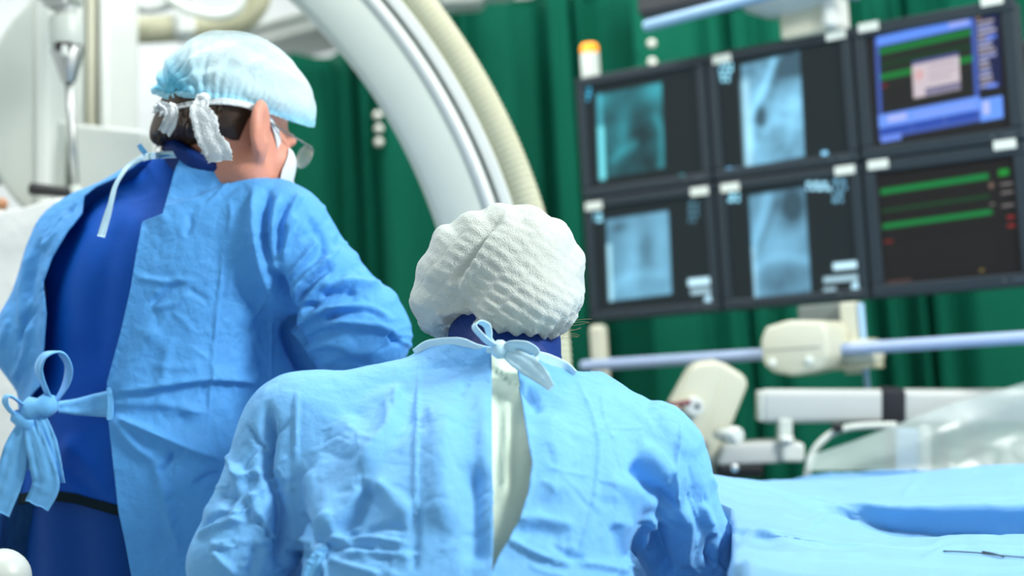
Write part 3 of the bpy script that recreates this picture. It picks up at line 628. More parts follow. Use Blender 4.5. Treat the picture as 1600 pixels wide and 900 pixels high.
# ================================================================== equipment at the left edge
D1 = 3.28; s1 = D1 / F
def pbox(x0, y0, x1, y1, d, thick, r=.01):
    """upright bevelled block: image extents of its front at depth d, thickness going away"""
    c = P((x0 + x1) / 2, (y0 + y1) / 2, d + thick / 2); return tf(frame(c, _r, z=_u), rbox((0, 0, 0), (abs(x1 - x0) * d / F, thick, abs(y1 - y0) * d / F), r)[0]), rbox((0, 0, 0), (abs(x1 - x0) * d / F, thick, abs(y1 - y0) * d / F), r)[1]
t = thing('x_ray_detector_housing', P(-60, 340, D1), 'broad white rounded detector housing at the top left corner', 'detector')
pl = [(-150, -40), (-20, -14), (30, 4), (62, -6), (66, -20), (66, 335), (52, 336), (30, 324), (8, 300), (-12, 262), (-40, 230), (-150, 230)]
pl = [(-170, 318)] + [(78 - 0, 336)] + [(78, -20), (60, -14), (30, 10), (6, 44), (-14, 90), (-24, 150), (-22, 210), (-10, 262), (12, 306), (32, 330)] if False else [(60, -30), (60, 340), (40, 332), (18, 310), (0, 284), (-20, 240), (-32, 170), (-22, 100), (-2, 58), (20, 26), (44, 2)]
fr = frame(P(0, 160, D1), _r, z=_u); s = D1 / F
poly = [((x - 0) * s, (160 - y) * s) for x, y in pl]
V, Fc = prism(poly, 0, .22, .012); make('side_plate', tf(fr, V), Fc, 'white', t, angle=35)
V, Fc = prism([((x) * s, (160 - y) * s) for x, y in ((56, -36), (78, -36), (78, 336), (56, 344))], -.012, .26, .012); make('rim', tf(fr, V), Fc, 'whiteb', t, angle=35)
V, Fc = prism([((x) * s, (160 - y) * s) for x, y in ((-300, -30), (-18, 60), (-30, 170), (-10, 270), (-300, 300))], .10, .3, .02); make('inner_block', tf(fr, V), Fc, 'whitecool', t, angle=35)
make('bumper', *lathe([(.001, .02), (.010, .018), (.014, .008), (.014, -.02), (.001, -.02)], P(2, 320, 3.24), (.5, -.8, .2)), 'tan', t)
make('hanger', *cyl(P(20, -30, 3.40), np.append(P(20, -30, 3.40)[:2], 3.3), .06), 'white', t)
t = thing('equipment_tower', P(140, 420, 3.75), 'tall ribbed white equipment column behind the steel handle', 'column')
for x0, x1, dd, m in ((76, 156, 3.65, 'white'), (156, 162, 3.71, 'groove'), (161, 176, 3.67, 'cream'), (176, 181, 3.72, 'groove'), (180, 194, 3.65, 'whiteb')):
    make('panel' if m != 'groove' else 'slot', *pbox(x0, -60, x1, 520, dd, .3, .006), m, t, smooth=False)
make('lower_body', *pbox(60, 500, 190, 1330, 3.71, .36, .02), 'white', t, smooth=False)
make('panel_screw', *lathe([(.001, .003), (.006, .003), (.007, 0)], P(84, 270, 3.648), -_f, 12), 'cream', t)
t = thing('control_box', P(155, 340, 3.35), 'plain white control box behind the shoulder of the taller surgeon', 'box')
V, Fc = prism([((x - 150) * 3.32 / F, (260 - y) * 3.32 / F) for x, y in ((112, 192), (222, 203), (228, 340), (228, 380), (112, 380))], 0, .12, .012); make('front_case', tf(frame(P(150, 260, 3.32), _r, z=_u), V), Fc, 'whiteb', t, angle=35)
make('side_case', *pbox(77, 190, 114, 380, 3.34, .12, .01), 'white', t, smooth=False)
# handle
t = thing('steel_pull_handle', P(108, 130, 3.12), 'steel cone and rod with a black grip hanging from a white collar', 'handle')
H = lambda x, y: P(x, y, 3.12); h = 3.12 / F; ax = H(105, 70) - H(108, 130); ax /= np.linalg.norm(ax)
make('top_block', *pbox(72, -8, 110, 14, 3.08, .06, .008), 'chrome', t, smooth=False)
make('top_arm', *pbox(66, -60, 120, 8, 3.12, .1, .01), 'white', t, smooth=False)
make('collar', *lathe([(.001, 0), (25 * h, 0), (26.5 * h, 4 * h), (27 * h, 40 * h), (25 * h, 46 * h), (.001, 47 * h)], H(105, 72), ax, 40), 'white', t, angle=40)
make('collar_neck', *lathe([(.001, 0), (18 * h, 0), (18 * h, 18 * h), (.001, 18 * h)], H(104, 28), ax, 32), 'whitecool', t, angle=40)
make('slot', *pbox(88, 66, 112, 80, 3.078, .02, .003), 'black', t, smooth=False)
make('catch', *pbox(97, 71, 107, 88, 3.068, .02, .004), 'whiteb', t, smooth=False)
make('steel_cone', *lathe([(.001, 0), (25 * h, 0), (26 * h, -3 * h), (11 * h, -51 * h), (10 * h, -53 * h), (.001, -53 * h)], H(105, 76), ax, 40), 'chrome', t, angle=40)
make('rod', *cyl(H(107, 126), H(118, 300), 6.3 * h), 'chrome', t)
make('clamp', *lathe([(.001, .01), (9 * h, .01), (9 * h, -.01), (.001, -.01)], H(118, 297), ax, 20), 'white', t, angle=40)
g = H(120, 301) - H(46, 294); make('grip', *tube(np.array([H(46, 295) + g * k for k in (0, .01, .04, .12, .5, .92, .98, 1)]), np.array([3, 8, 9.8, 10, 8.8, 8.2, 7.5, 4]) * h, 24), 'black', t)
# hoses
t = thing('corrugated_hose', P(290, 60, 4.2), 'beige corrugated hose with a bend near the ceiling', 'hose')
pts = [P(x, y, 4.2) for x, y in ((150, 49), (230, 47), (300, 42), (350, 37), (384, 24), (402, -4), (408, -60))]; path = catmull(pts, 700)
make('tube', *tube(path, 21 * 4.2 / F + .0016 * np.sin(np.arange(700) * 2 * np.pi / 5), 18), 'hose', t)
make('strap', *cyl(P(276, 45, 4.2), P(304, 42, 4.2), 24 * 4.2 / F), 'whiteb', t)
make('strap_tail', *rbox(P(290, 10, 4.16), (.05, .02, .16), .006), 'whiteb', t, smooth=False)
make('riser', *cyl(P(408, -50, 4.2), np.append(P(408, -50, 4.2)[:2], 3.3), .02), 'hose', t)
t = thing('white_cable_loop', P(340, 20, 3.9), 'white cable looping over the beige hose near the ceiling', 'cable')
make('cable', *tube(catmull([P(x, y, 3.95) for x, y in ((240, -60), (262, -8), (285, 10), (310, 20), (345, 24), (375, 8), (388, -60))], 60), .014, 10), 'white', t)
make('cable', *tube(catmull([P(x, y, 4.0) for x, y in ((200, 10), (240, 14), (290, -4), (330, -40))], 40), .014, 10), 'whitecool', t)
# draped equipment at left edge
t = thing('covered_stand', P(30, 900, 3.02) * np.array([1, 1, 0]), 'equipment under a clear plastic cover at the left edge beside the taller surgeon', 'stand')
n, m = 70, 60; S = np.zeros((n, m, 3))
for i in range(n):
    for j in range(m):
        a = i / (n - 1) * 2 * np.pi; q = j / (m - 1); z = 1.625 - 1.1 * max(0, q - .25) / .75; r = min(1, q / .25); r = math.sin(r * math.pi / 2)
        wob = 1 + .05 * math.sin(5 * a + 3 * q) * q + .03 * math.sin(11 * a + 1) * q
        c = P(20, 500, 3.03); S[i, j] = (c[0] + .28 * r * wob * math.copysign(abs(math.cos(a)) ** .6, math.cos(a)), c[1] + .12 * r * wob * math.copysign(abs(math.sin(a)) ** .6, math.sin(a)), z + .012 * math.sin(9 * a) * (1 - q) * r + .01 * math.sin(14 * q + 2 * a))
S[..., 2] += -.0 * S[..., 0]
V = S.reshape(-1, 3); N = fbm(V * 9, 3); V = V + .008 * N[:, None]
make('plastic_cover', V, grid(n, m), 'plasticw', t)
c = P(20, 500, 3.03); make('body', *rbox((c[0], c[1], 1.12), (.40, .2, .68), .04), 'white', t, smooth=True, angle=40)
make('pole', *cyl((c[0], c[1], .04), (c[0], c[1], .8), .04), 'white', t); make('base', *rbox((c[0], c[1], .03), (.5, .4, .06), .02), 'whitecool', t, smooth=True, angle=40)
c = P(4, 902, 2.0)
t = thing('pale_ball_knob', c * np.array([1, 1, 0]), 'pale round end of a stand at the bottom left corner', 'knob')
make('knob', *lathe([(.001, .038), (.021, .035), (.036, .017), (.040, 0), (.036, -.017), (.017, -.035), (.001, -.038)], c, (0, -1, .1), 32), 'white', t)
make('post', *cyl((c[0], c[1], c[2] - .04), (c[0], c[1], .03), .02), 'white', t); make('foot', *rbox((c[0], c[1], .015), (.3, .3, .03), .01), 'white', t)
# ================================================================== side equipment by the table
ED = 3.22; e = ED / F
EQ = lambda x, y, d=ED: P(x, y, d)
t = thing('cream_equipment_head', EQ(1100, 735) , 'tilted cream equipment head with a maroon lever above the blue drape', 'device')
fr = frame(EQ(1100, 650), _r, z=_u)
pp = lambda L: [((x - 1100) * e, (650 - y) * e) for x, y in L]
front = [(1081, 577), (1092, 568), (1122, 564), (1134, 572), (1115, 640), (1104, 668), (1096, 700), (1094, 770), (1040, 770), (1048, 690), (1044, 655), (1046, 640)]
V, Fc = prism(pp(front), 0, .10, .010); make('front_case', tf(fr, V), Fc, 'cream', t, angle=40)
side = [(1122, 565), (1134, 568), (1166, 588), (1171, 602), (1146, 664), (1128, 690), (1118, 770), (1085, 770), (1092, 700), (1102, 660)]
V, Fc = prism(pp(side), .016, .17, .012); make('side_case', tf(fr, V), Fc, 'cream', t, angle=40)
make('lever_boss', *lathe([(.001, .03), (13 * e, .03), (15 * e, .022), (15 * e, -.01)], EQ(1083, 634), -_f, 24), 'whiteb', t, angle=40)
make('boss_hole', *lathe([(.001, .032), (4 * e, .032), (4 * e, .02)], EQ(1087, 633), -_f, 16), 'dark', t)
make('lever_rest', *pbox(1046, 636, 1084, 650, 3.20, .04, .008), 'cream', t, smooth=False)
make('lever', *tube(np.array([EQ(1044, 632, 3.18), EQ(1054, 632, 3.18), EQ(1066, 630, 3.18), EQ(1079, 628, 3.18)]), np.array([4.6, 3.4, 3.6, 4.6]) * e, 12), 'maroon', t)
make('lever_stem', *cyl(EQ(1064, 630, 3.18), EQ(1064, 640, 3.19), 3 * e), 'maroon', t)
V, Fc = lathe([(.001, .02), (11 * e, .019), (14 * e, .011), (14 * e, -.007), (9 * e, -.014), (.001, -.014)], EQ(1146, 680, 3.15), -_f + .6 * _r, 9); make('star_knob', V, Fc, 'whiteb', t, angle=30)
make('knob_shaft', *cyl(EQ(1120, 678, 3.20), EQ(1146, 680, 3.16), 9 * e), 'white', t)
make('support_column', *cyl(EQ(1090, 760, 3.29) * np.array([1, 1, 0]) + np.array([0, 0, .03]), EQ(1090, 760, 3.29), .05), 'cream', t)
make('floor_foot', *rbox(EQ(1090, 760, 3.29) * np.array([1, 1, 0]) + np.array([0, 0, .02]), (.4, .4, .04), .01), 'cream', t)
t = thing('rail_clamp_arm', EQ(1180, 725), 'short grey clamp arm ending in a white block below the white bar', 'arm')
fr = frame(EQ(1180, 700), _r, z=_u)
V, Fc = prism([((x - 1180) * e, (700 - y) * e) for x, y in ((1128, 695), (1222, 688), (1222, 722), (1120, 726))], -.02, .06, .006); make('arm', tf(fr, V), Fc, 'whitecool', t, angle=40)
make('end_block', *pbox(1219, 690, 1253, 720, 3.18, .07, .008), 'whiteb', t, smooth=False)
make('post', *pbox(1215, 654, 1236, 692, 3.20, .04, .005), 'white', t, smooth=False)
make('lock_ring', *cyl(EQ(1229, 682, 3.19), EQ(1229, 692, 3.19), 11 * e), 'whiteb', t)
make('mount', *pbox(1118, 722, 1190, 745, 3.20, .06, .01), 'black', t, smooth=False)
make('mount_bolt', *lathe([(.001, .006), (.007, .005), (.009, 0)], EQ(1148, 731, 2.925), -_f, 14), 'chrome', t)
t = thing('white_rail_bar', EQ(1400, 634), 'long white bar with a black strap around it under the monitors', 'bar')
fr = frame(EQ(1188, 634, 3.24), EQ(1700, 634, 3.24) - EQ(1188, 634, 3.24), z=_u)
V, Fc = rbox((.48, 0, 0), (.96, .06, 52 * e), .014, 4); make('bar', tf(fr, V), Fc, 'whitecool', t, angle=50)
V, Fc = rbox((-.001, 0, 0), (.012, .055, 48 * e), .008, 3); make('end_cap', tf(fr, V), Fc, 'white', t, angle=50)
V, Fc = rbox((.296, 0, -.006), (.056, .075, 66 * e), .012, 3); make('strap', tf(fr, V), Fc, 'strap', t, angle=50)
V, Fc = rbox((.262, -.03, -.046), (.10, .02, .012), .004, 2); make('strap_tail', tf(fr, V), Fc, 'strap', t, angle=50)
make('upright', *cyl(tf(fr, [[.75, .05, 0]])[0], np.append(tf(fr, [[.75, .05, 0]])[0][:2], .03), .025), 'white', t); make('upright_foot', *rbox(np.append(tf(fr, [[.75, .05, 0]])[0][:2], .015), (.3, .3, .03), .01), 'white', t)
t = thing('white_hose', EQ(1290, 690), 'thin white hose curving down from the bar behind the drape', 'hose')
make('hose', *tube(catmull([EQ(x, y, 3.17) for x, y in ((1400, 664), (1345, 666), (1312, 672), (1288, 686), (1268, 712), (1258, 760))], 60), 5.5 * e, 12), 'white', t)
make('clip', *pbox(1301, 661, 1315, 675, 3.15, .03, .004), 'black', t, smooth=False)
# ================================================================== draped table
TZ = .98
rows = [  # depth, image heights of the cloth at seven columns
    (3.10, (790, 770, 735, 720, 718, 718, 718)), (3.03, (764, 740, 706, 698, 698, 700, 700)), (2.99, (764, 741, 707, 699, 699, 701, 701)), (2.975, (766, 756, 746, 743, 742, 741, 741)), (2.90, (768, 762, 752, 748, 746, 744, 743)),
    (2.62, (754, 754, 756, 742, 734, 729, 727)), (2.57, (753, 753, 754, 741, 734, 729, 727)), (2.48, (750, 754, 764, 752, 746, 742, 740)), (2.30, (744, 756, 778, 776, 774, 772, 772)), (2.24, (744, 758, 786, 786, 785, 784, 784)),
    (2.228, (745, 761, 792, 802, 806, 806, 806)), (2.205, (748, 768, 804, 834, 846, 850, 850)), (2.15, (755, 776, 812, 848, 856, 858, 856)), (2.00, (778, 796, 822, 842, 840, 836, 836)), (1.96, (784, 800, 826, 843, 841, 837, 836)),
    (1.84, (808, 820, 842, 852, 854, 855, 856)), (1.80, (822, 830, 846, 856, 858, 858, 860)), (1.775, (834, 846, 854, 862, 864, 866, 868)), (1.74, (842, 856, 862, 866, 870, 874, 876)), (1.64, (856, 866, 870, 876, 882, 886, 890)), (1.60, (868, 876, 884, 890, 896, 900, 904)), (1.44, (890, 892, 902, 910, 918, 924, 930))]
cxs = np.array([1100, 1200, 1300, 1400, 1500, 1600, 1760.0])
X0, X1, Y0, Y1 = .30, 1.62, 1.46, 3.0
ni, nj = 220, 620; gx_, gy_ = np.meshgrid(np.linspace(0, 1, ni), np.linspace(Y0, Y1, nj), indexing='ij')
edge_x = .143 * gy_ - .24 * np.clip((gy_ - 1.93) / .32, 0, 1); gx_ = edge_x + (X1 - edge_x) * gx_; q = np.stack([gx_.ravel(), gy_.ravel()], 1)
_dd = np.array([r_[0] for r_ in rows])[::-1]; _T = np.array([r_[1] for r_ in rows], float)[::-1]
def drape_z(q):
    z = np.full(len(q), 1.0)
    for _ in range(3):
        px, py, d = PX(np.c_[q, z]); pc = np.clip(px + 14 * np.sin(d * 9) , 1100, 1760); k = np.clip(np.searchsorted(_dd, d) - 1, 0, len(_dd) - 2); t_ = np.clip((d - _dd[k]) / (_dd[k + 1] - _dd[k]), 0, 1); t_ = t_ * t_ * (3 - 2 * t_) * .5 + t_ * .5
        j = np.clip(np.searchsorted(cxs, pc) - 1, 0, len(cxs) - 2); w = (pc - cxs[j]) / (cxs[j + 1] - cxs[j]); w = w * w * (3 - 2 * w) * .5 + w * .5
        Y = (_T[k, j] * (1 - w) + _T[k, j + 1] * w) * (1 - t_) + (_T[k + 1, j] * (1 - w) + _T[k + 1, j + 1] * w) * t_
        z = np.clip((CAM + d[:, None] * (_f + (px - 800)[:, None] / F * _r + (450 - Y)[:, None] / F * _u))[:, 2], .84, 1.15)
    return z
zz = drape_z(q).reshape(ni, nj)
noi = fbm(np.c_[q[:, 0] * 7, q[:, 1] * 3.5, 0 * q[:, 0]], 4, True).reshape(ni, nj); noi2 = fbm(np.c_[q[:, 0] * 3 + 5, q[:, 1] * 9, 0 * q[:, 0] + 3], 3).reshape(ni, nj)
zz = zz + .007 * noi + .004 * noi2
S = np.stack([gx_, gy_, zz], -1)
# three folds whose lip rolls forward over its own hollow
_px, _py, _d = PX(S.reshape(-1, 3)); _px = _px.reshape(ni, nj); _d = _d.reshape(ni, nj)
for d0, back, amp_, ramp in ((2.235, .24, .060, (1290, 1390)), (2.99, .10, .050, (1150, 1260)), (1.80, .16, .016, (1100, 1160))):
    if d0 == 1.80: am = amp_ * np.clip((_px - 1110) / 40, 0, 1) * np.clip((1500 - _px) / 160, 0, 1)
    else: am = amp_ * np.clip((_px - ramp[0]) / (ramp[1] - ramp[0]), 0, 1)
    x_ = _d - d0; S[..., 1] -= am * np.where(x_ > 0, np.exp(-(x_ / back * 1.6) ** 2), np.clip(1 + x_ / .028, 0, 1))
# sides hang down in soft folds
def hang(edge, out, n=26, drop=.5, wav=1.0):
    L = []; k = len(edge); s = np.arange(k)
    for i in range(1, n + 1):
        t_ = i / n; bend = min(1, t_ * 5); off = .03 * wav * math.sin(bend * math.pi / 2); fold = wav * .022 * np.sin(s * .16) * min(1, t_ * 2) + wav * .012 * np.sin(s * .37 + 1)* min(1, t_ * 2)
        L.append(edge + np.outer(off + fold + .02 * wav * t_, out) + np.array([0, 0, -drop * t_]))
    return np.stack(L, 1)
full = S
front = hang(S[:, 0], np.array([0, -1, 0]))[:, ::-1]; back = hang(S[:, -1], np.array([0, 1, 0]))
full = np.concatenate([front, S, back], 1); lft = hang(full[0], np.array([-1, 0, 0]), wav=.25)[:, ::-1].transpose(1, 0, 2); rgt = hang(full[-1], np.array([1, 0, 0])).transpose(1, 0, 2)
full = np.concatenate([lft, full, rgt], 0)
V = full.reshape(-1, 3); Nd = normals(V, grid(*full.shape[:2])); Nd = np.where(Nd[:, 2:] < 0, -Nd, Nd)
V = V + Nd * sculpt(V, Nd, [('r', [(1442, 738), (1424, 762), (1410, 782)], 2.5, 5), ('r', [(1304, 788), (1286, 806), (1262, 824)], 3, 6), ('r', [(1328, 796), (1338, 812), (1346, 832)], 3, 3), ('r', [(1172, 822), (1166, 846), (1158, 866)], 3, 5), ('c', [(1122, 802), (1180, 822), (1260, 838), (1345, 846)], 5, 3), ('r', [(1178, 826), (1230, 846), (1300, 852)], 6, 6), ('r', [(1196, 868), (1166, 884), (1138, 902)], 5, 9), ('r', [(1282, 706), (1290, 716), (1286, 730)], 3, 5), ('r', [(1478, 702), (1482, 716), (1480, 730)], 3, 4), ('r', [(1200, 850), (1290, 870), (1380, 868)], 7, 5), ('r', [(1450, 850), (1500, 842), (1560, 840)], 4, 4), ('r', [(1440, 880), (1460, 866), (1500, 852)], 4, 4), ('c', [(1240, 770), (1290, 784), (1345, 806), (1358, 826)], 6, 4)], V[:, 2] > .8)[:, None]
o = make('surgical_drape', V, grid(*full.shape[:2]), 'drape', loc=((X0 + X1) / 2, (Y0 + Y1) / 2, .45)); shell(o, .0015); o.data.flip_normals()
tag(o, 'pale blue surgical drape spread in folds over the operating table', 'drape')
t = thing('operating_table', ((X0 + X1) / 2, 2.2, 0), 'operating table hidden under the pale blue drape', 'table')
make('table_top', *rbox(((X0 + X1) / 2, 2.23, .78), (X1 - X0 - .06, 1.42, .08), .03), 'whitecool', t, smooth=True, angle=40); make('pedestal', *rbox(((X0 + X1) / 2, 2.3, .4), (.35, .45, .72), .03), 'white', t, smooth=True, angle=40); make('table_base', *rbox(((X0 + X1) / 2, 2.3, .04), (.6, .9, .08), .03), 'white', t, smooth=True, angle=40)
# clear plastic sheet rising at the right
pr = [(1262, 713), (1310, 697), (1355, 681), (1420, 656), (1500, 628), (1600, 598), (1760, 545)]
n, m = 90, 40; top = catmull([P(x, y, 3.14) for x, y in pr], n); bot = catmull([P(x, 735, 3.09) for x, y in pr], n); S = np.zeros((n, m, 3))
for j in range(m):
    t_ = j / (m - 1); S[:, j] = top * (1 - t_) + bot * t_; S[:, j, 1] += .018 * math.sin(t_ * math.pi) * np.sin(np.linspace(0, 7, n) + 3 * t_) * np.linspace(.2, 1, n)
V = S.reshape(-1, 3); V = V + np.outer(.012 * fbm(V * np.array([5, 5, 9.0]), 3), [0, -1, 0])
o = make('clear_plastic_sheet', V, grid(n, m), 'plastic'); tag(o, 'clear crinkled plastic sheet rising to the right behind the drape', 'sheet')
t = thing('covered_post', P(1445, 700, 3.17), 'short white post showing dimly through the clear plastic sheet', 'post')
make('post', *pbox(1436, 664, 1454, 760, 3.165, .02, .008), 'white', t, smooth=False); make('side_plate', *pbox(1400, 670, 1437, 760, 3.175, .01, .004), 'railb', t, smooth=False)
make('leg', *cyl(P(1445, 755, 3.18), np.append(P(1445, 755, 3.18)[:2], .02), .02), 'white', t); make('foot', *rbox(np.append(P(1445, 755, 3.18)[:2], .01), (.2, .2, .02), .005), 'white', t)
# dark suture thread lying on the drape
def on_drape(px, py):
    d = _f + (px - 800) / F * _r + (450 - py) / F * _u
    for s_ in np.linspace(1.4, 2.6, 600):
        w = CAM + d * s_; j = int(round((w[1] - Y0) / (Y1 - Y0) * (nj - 1))); ex = edge_x[0, min(max(j, 0), nj - 1)]; i = int(round((w[0] - ex) / (X1 - ex) * (ni - 1)))
        if 0 <= i < ni and 0 <= j < nj and w[2] < zz[i, j] + .003: return w
    return CAM + d * 1.7
p1 = [on_drape(x, y) for x, y in ((1474, 861), (1500, 862), (1530, 864), (1565, 868), (1600, 871), (1640, 874))]
t = thing('suture_thread', p1[2], 'dark thread lying across the folds of the pale blue drape', 'thread')
make('strand', *tube(catmull(p1, 40), .0009, 6), 'thread', t); make('strand', *tube(catmull([on_drape(x, y) for x, y in ((1535, 862), (1552, 865), (1568, 870))], 16), .0012, 6), 'thread', t)
# ================================================================== people
def unit(v): v = np.array(v, float); return v / np.linalg.norm(v)
def hit(f, px, py, d0=1.2, d1=3.6):
    d = _f + (px - 800) / F * _r + (450 - py) / F * _u; s = d0
    for _ in range(160):
        v = float(f((CAM + d * s)[None])[0])
        if v < 5e-4 or s > d1: break
        s += max(v * .7, 4e-4)
    return CAM + d * s
def head_frame(yaw, pitch, roll=0.0):
    y, p, r = map(math.radians, (yaw, pitch, roll)); Y = np.array([math.sin(y) * math.cos(p), math.cos(y) * math.cos(p), -math.sin(p)]); X = np.array([math.cos(y), -math.sin(y), 0]); Z = np.cross(X, Y)
    return np.array([math.cos(r) * X + math.sin(r) * Z, Y, math.cos(r) * Z - math.sin(r) * X])
def head_sdf(p, hc, R, k=1.0, ears=True):
    q = (p - hc) @ R.T / k; qs = np.c_[np.abs(q[:, 0]), q[:, 1:]]
    f = ell(q, (0, -.012, .042), (.074, .095, .080)); f = smin(f, ell(q, (0, .030, -.030), (.062, .064, .082)), .03)
    f = smin(f, rc(qs, (.050, .006, -.058), (.016, .068, -.098), .020, .019), .03); f = smin(f, rc(q, (0, .07, -.098), (0, .076, -.096), .022, .022), .02)
    f = smin(f, ell(qs, (.040, .066, -.022), (.024, .02, .022)), .02)                       # cheeks
    f = smin(f, rc(q, (0, .090, .004), (0, .112, -.032), .008, .013), .012); f = smin(f, rc(qs, (.0, .1, -.036), (.012, .098, -.036), .009, .008), .008)   # nose
    f = smin(f, rc(qs, (0, .093, .022), (.042, .078, .022), .010, .009), .012)               # brow
    f = smax(f, -ell(qs, (.031, .103, .004), (.017, .016, .012)), .012)                      # eye sockets
    f = smin(f, rc(qs, (0, .096, -.064), (.02, .088, -.066), .007, .004), .008); f = smin(f, rc(qs, (0, .094, -.076), (.017, .087, -.074), .008, .004), .008)
    if not ears: return f * k
    ca, sa = math.cos(.42), math.sin(.42); e = (qs - np.array([.081, -.014, -.010])) / 1.14; e = np.c_[ca * e[:, 0] + sa * e[:, 1], -sa * e[:, 0] + ca * e[:, 1], e[:, 2]]
    ct, st = math.cos(.2), math.sin(.2); e = np.c_[e[:, 0], ct * e[:, 1] + st * e[:, 2], -st * e[:, 1] + ct * e[:, 2]]
    ear = ell(e, (.006, -.004, .004), (.0095, .021, .034)); ear = smin(ear, ell(e, (.003, .006, -.024), (.008, .012, .015)), .01); ear = smax(ear, -ell(e, (.015, -.001, .006), (.005, .010, .018)), .006)
    f = smin(f, ear, .016); return f * k
def arm(p, j, r, k=.03):
    s, e, w = j; return smin(rc(p, s, e, r[0], r[1]), rc(p, e, w, r[1], r[2]), k)
def hand_sdf(p, w, d, up, side):
    """w wrist, d pointing to the finger tips, up = back of the hand, side +1 when the thumb is on the x side"""
    d = unit(d); up = np.array(up, float); up = unit(up - d * (up @ d)); x = np.cross(d, up) * side; q = np.stack([(p - w) @ x, (p - w) @ d, (p - w) @ up], 1)
    f = rc(q, (0, -.03, 0), (0, .02, 0), .030, .031); f = smin(f, ell(q, (0, .055, 0), (.043, .052, .019)), .02)
    for i, (bx, L, cur) in enumerate(((.030, .074, .35), (.010, .082, .42), (-.011, .076, .5), (-.030, .060, .58))):
        a = np.array([bx, .095 - .006 * (i == 3), .002]); dirn = np.array([bx * 1.4, 1, 0]); an = cur
        for s_, l_, r0, r1 in ((0, .48, .0098, .0092), (1, .30, .0092, .0086), (2, .22, .0086, .0076)):
            v = unit([dirn[0], math.cos(an), -math.sin(an)]); b = a + v * L * l_; f = smin(f, rc(q, a, b, r0, r1), .006); a = b; an += cur
    a = np.array([.030, .025, -.004]); b = np.array([.056, .056, -.014]); c = np.array([.060, .088, -.020]); f = smin(f, rc(q, a, b, .015, .0115), .012); return smin(f, rc(q, b, c, .0115, .0092), .005)
def leg(p, hip, knee, ank, r): return smin(rc(p, hip, knee, r[0], r[1]), rc(p, knee, ank, r[1], r[2]), .03)
def bounds(*pts, pad=.12): A = np.array(pts); return A.min(0) - pad, A.max(0) + pad
def shoe(parent, ank, fwd):
    fwd = unit([fwd[0], fwd[1], 0]); c = np.array([ank[0], ank[1], 0]); f = lambda p: np.maximum(smin(rc(p, c + np.array([0, 0, .05]) - fwd * .05, c + np.array([0, 0, .035]) + fwd * .15, .048, .042), rc(p, c + np.array([0, 0, .05]), c + np.array([0, 0, .09]), .045, .045), .04), -p[:, 2])
    V, Q = build(f, *bounds(c - fwd * .1, c + fwd * .2, c + np.array([0, 0, .15]), pad=.07), .012, 1); make('shoe', V, Q, 'shoe', parent)
def cloth_noise(V, k, seed, a1=3.0, a2=1.2):
    return .001 * (a1 * fbm(V * np.array([7, 7, 4.0]) * k + seed, 3) + a2 * fbm(V * np.array([22, 22, 16.0]) * k + seed + 9, 3, True))

# ------------------------------------------------------------------ the taller surgeon
def hc_at(x, y, d): return P(x, y, d)
man = thing('person', np.append(P(240, 900, 2.36)[:2], 0), 'taller surgeon in blue gown open over a royal blue apron, head bowed to the right', 'person')
MXd = np.array([math.cos(math.radians(22)), -math.sin(math.radians(22))]); MYd = np.array([-MXd[1], MXd[0]])
def station(x, y, d, a, b): w = P(x, y, d); return (w[2], w[0], w[1], a, b)
mst = [station(294, 306, 2.36, .095, .085), station(288, 336, 2.36, .155, .118), station(280, 372, 2.36, .195, .138), station(264, 430, 2.36, .208, .150), station(250, 500, 2.36, .212, .152), station(234, 580, 2.35, .206, .142), station(220, 640, 2.34, .205, .136), station(212, 720, 2.34, .218, .145), station(212, 800, 2.35, .232, .155), station(212, 900, 2.36, .240, .160)]
z9 = mst[-1]; mst += [(.62, z9[1], z9[2] - .01, .225, .175), (.40, z9[1], z9[2] - .02, .235, .185)]
mS = {'R': (P(430, 370, 2.29), P(560, 522, 2.27), P(560, 668, 2.56)), 'L': (P(138, 396, 2.44), P(58, 530, 2.42), P(170, 660, 2.70))}
mneck = (P(322, 290, 2.35), P(340, 225, 2.33)); mhc = P(360, 217, 2.31); mR = head_frame(41, 18, 3)
def man_gown(p):
    f = loft(p, mst, MXd)
    sh = smin(rc(p, P(314, 292, 2.35), mS['R'][0], .066, .084), rc(p, P(272, 296, 2.37), mS['L'][0], .070, .078), .03)
    f = smin(f, sh, .045); f = smin(f, rc(p, P(306, 308, 2.355), P(318, 244, 2.345), .088, .080), .05)
    f = smin(f, rc(p, P(398, 450, 2.37), P(432, 650, 2.38), .075, .082), .05)
    f = smin(f, arm(p, mS['R'], (.084, .076, .052)), .03); return smin(f, arm(p, mS['L'], (.079, .064, .05)), .08)
mst_b = [(z, x, y, max(a - .08, .05), max(b - .055, .04)) for z, x, y, a, b in mst if z > .8]
def man_body(p):
    f = loft(p, mst_b, MXd, 2.2); f = smin(f, smin(rc(p, mneck[0], mS['R'][0], .05, .058), rc(p, mneck[0], mS['L'][0], .05, .055), .03), .06)
    for k, w in (('R', .026), ('L', .026)): f = smin(f, arm(p, mS[k], (.052, .040, .027)), .02)
    f = smin(f, rc(p, mneck[0], mneck[1], .062, .057), .03); f = smin(f, head_sdf(p, mhc, mR, 1.09), .02)
    hip = np.array([z9[1], z9[2], .92])
    for s in (-1, 1):
        h = hip + np.append(MXd * .09 * s, 0); f = smin(f, leg(p, h, h + np.array([0, 0.01, -.43]), h + np.array([0, -.01, -.83]), (.085, .058, .04)), .03)
    return f
lo, hi = bounds(mhc, *mS['R'], *mS['L'], (z9[1], z9[2], .1), pad=.14); lo[2] = .07
V, Q = build(man_body, lo, hi, .009, 1); make('body', V, Q, 'skin', man)
HL = lambda v: mhc + np.asarray(v, float) @ mR
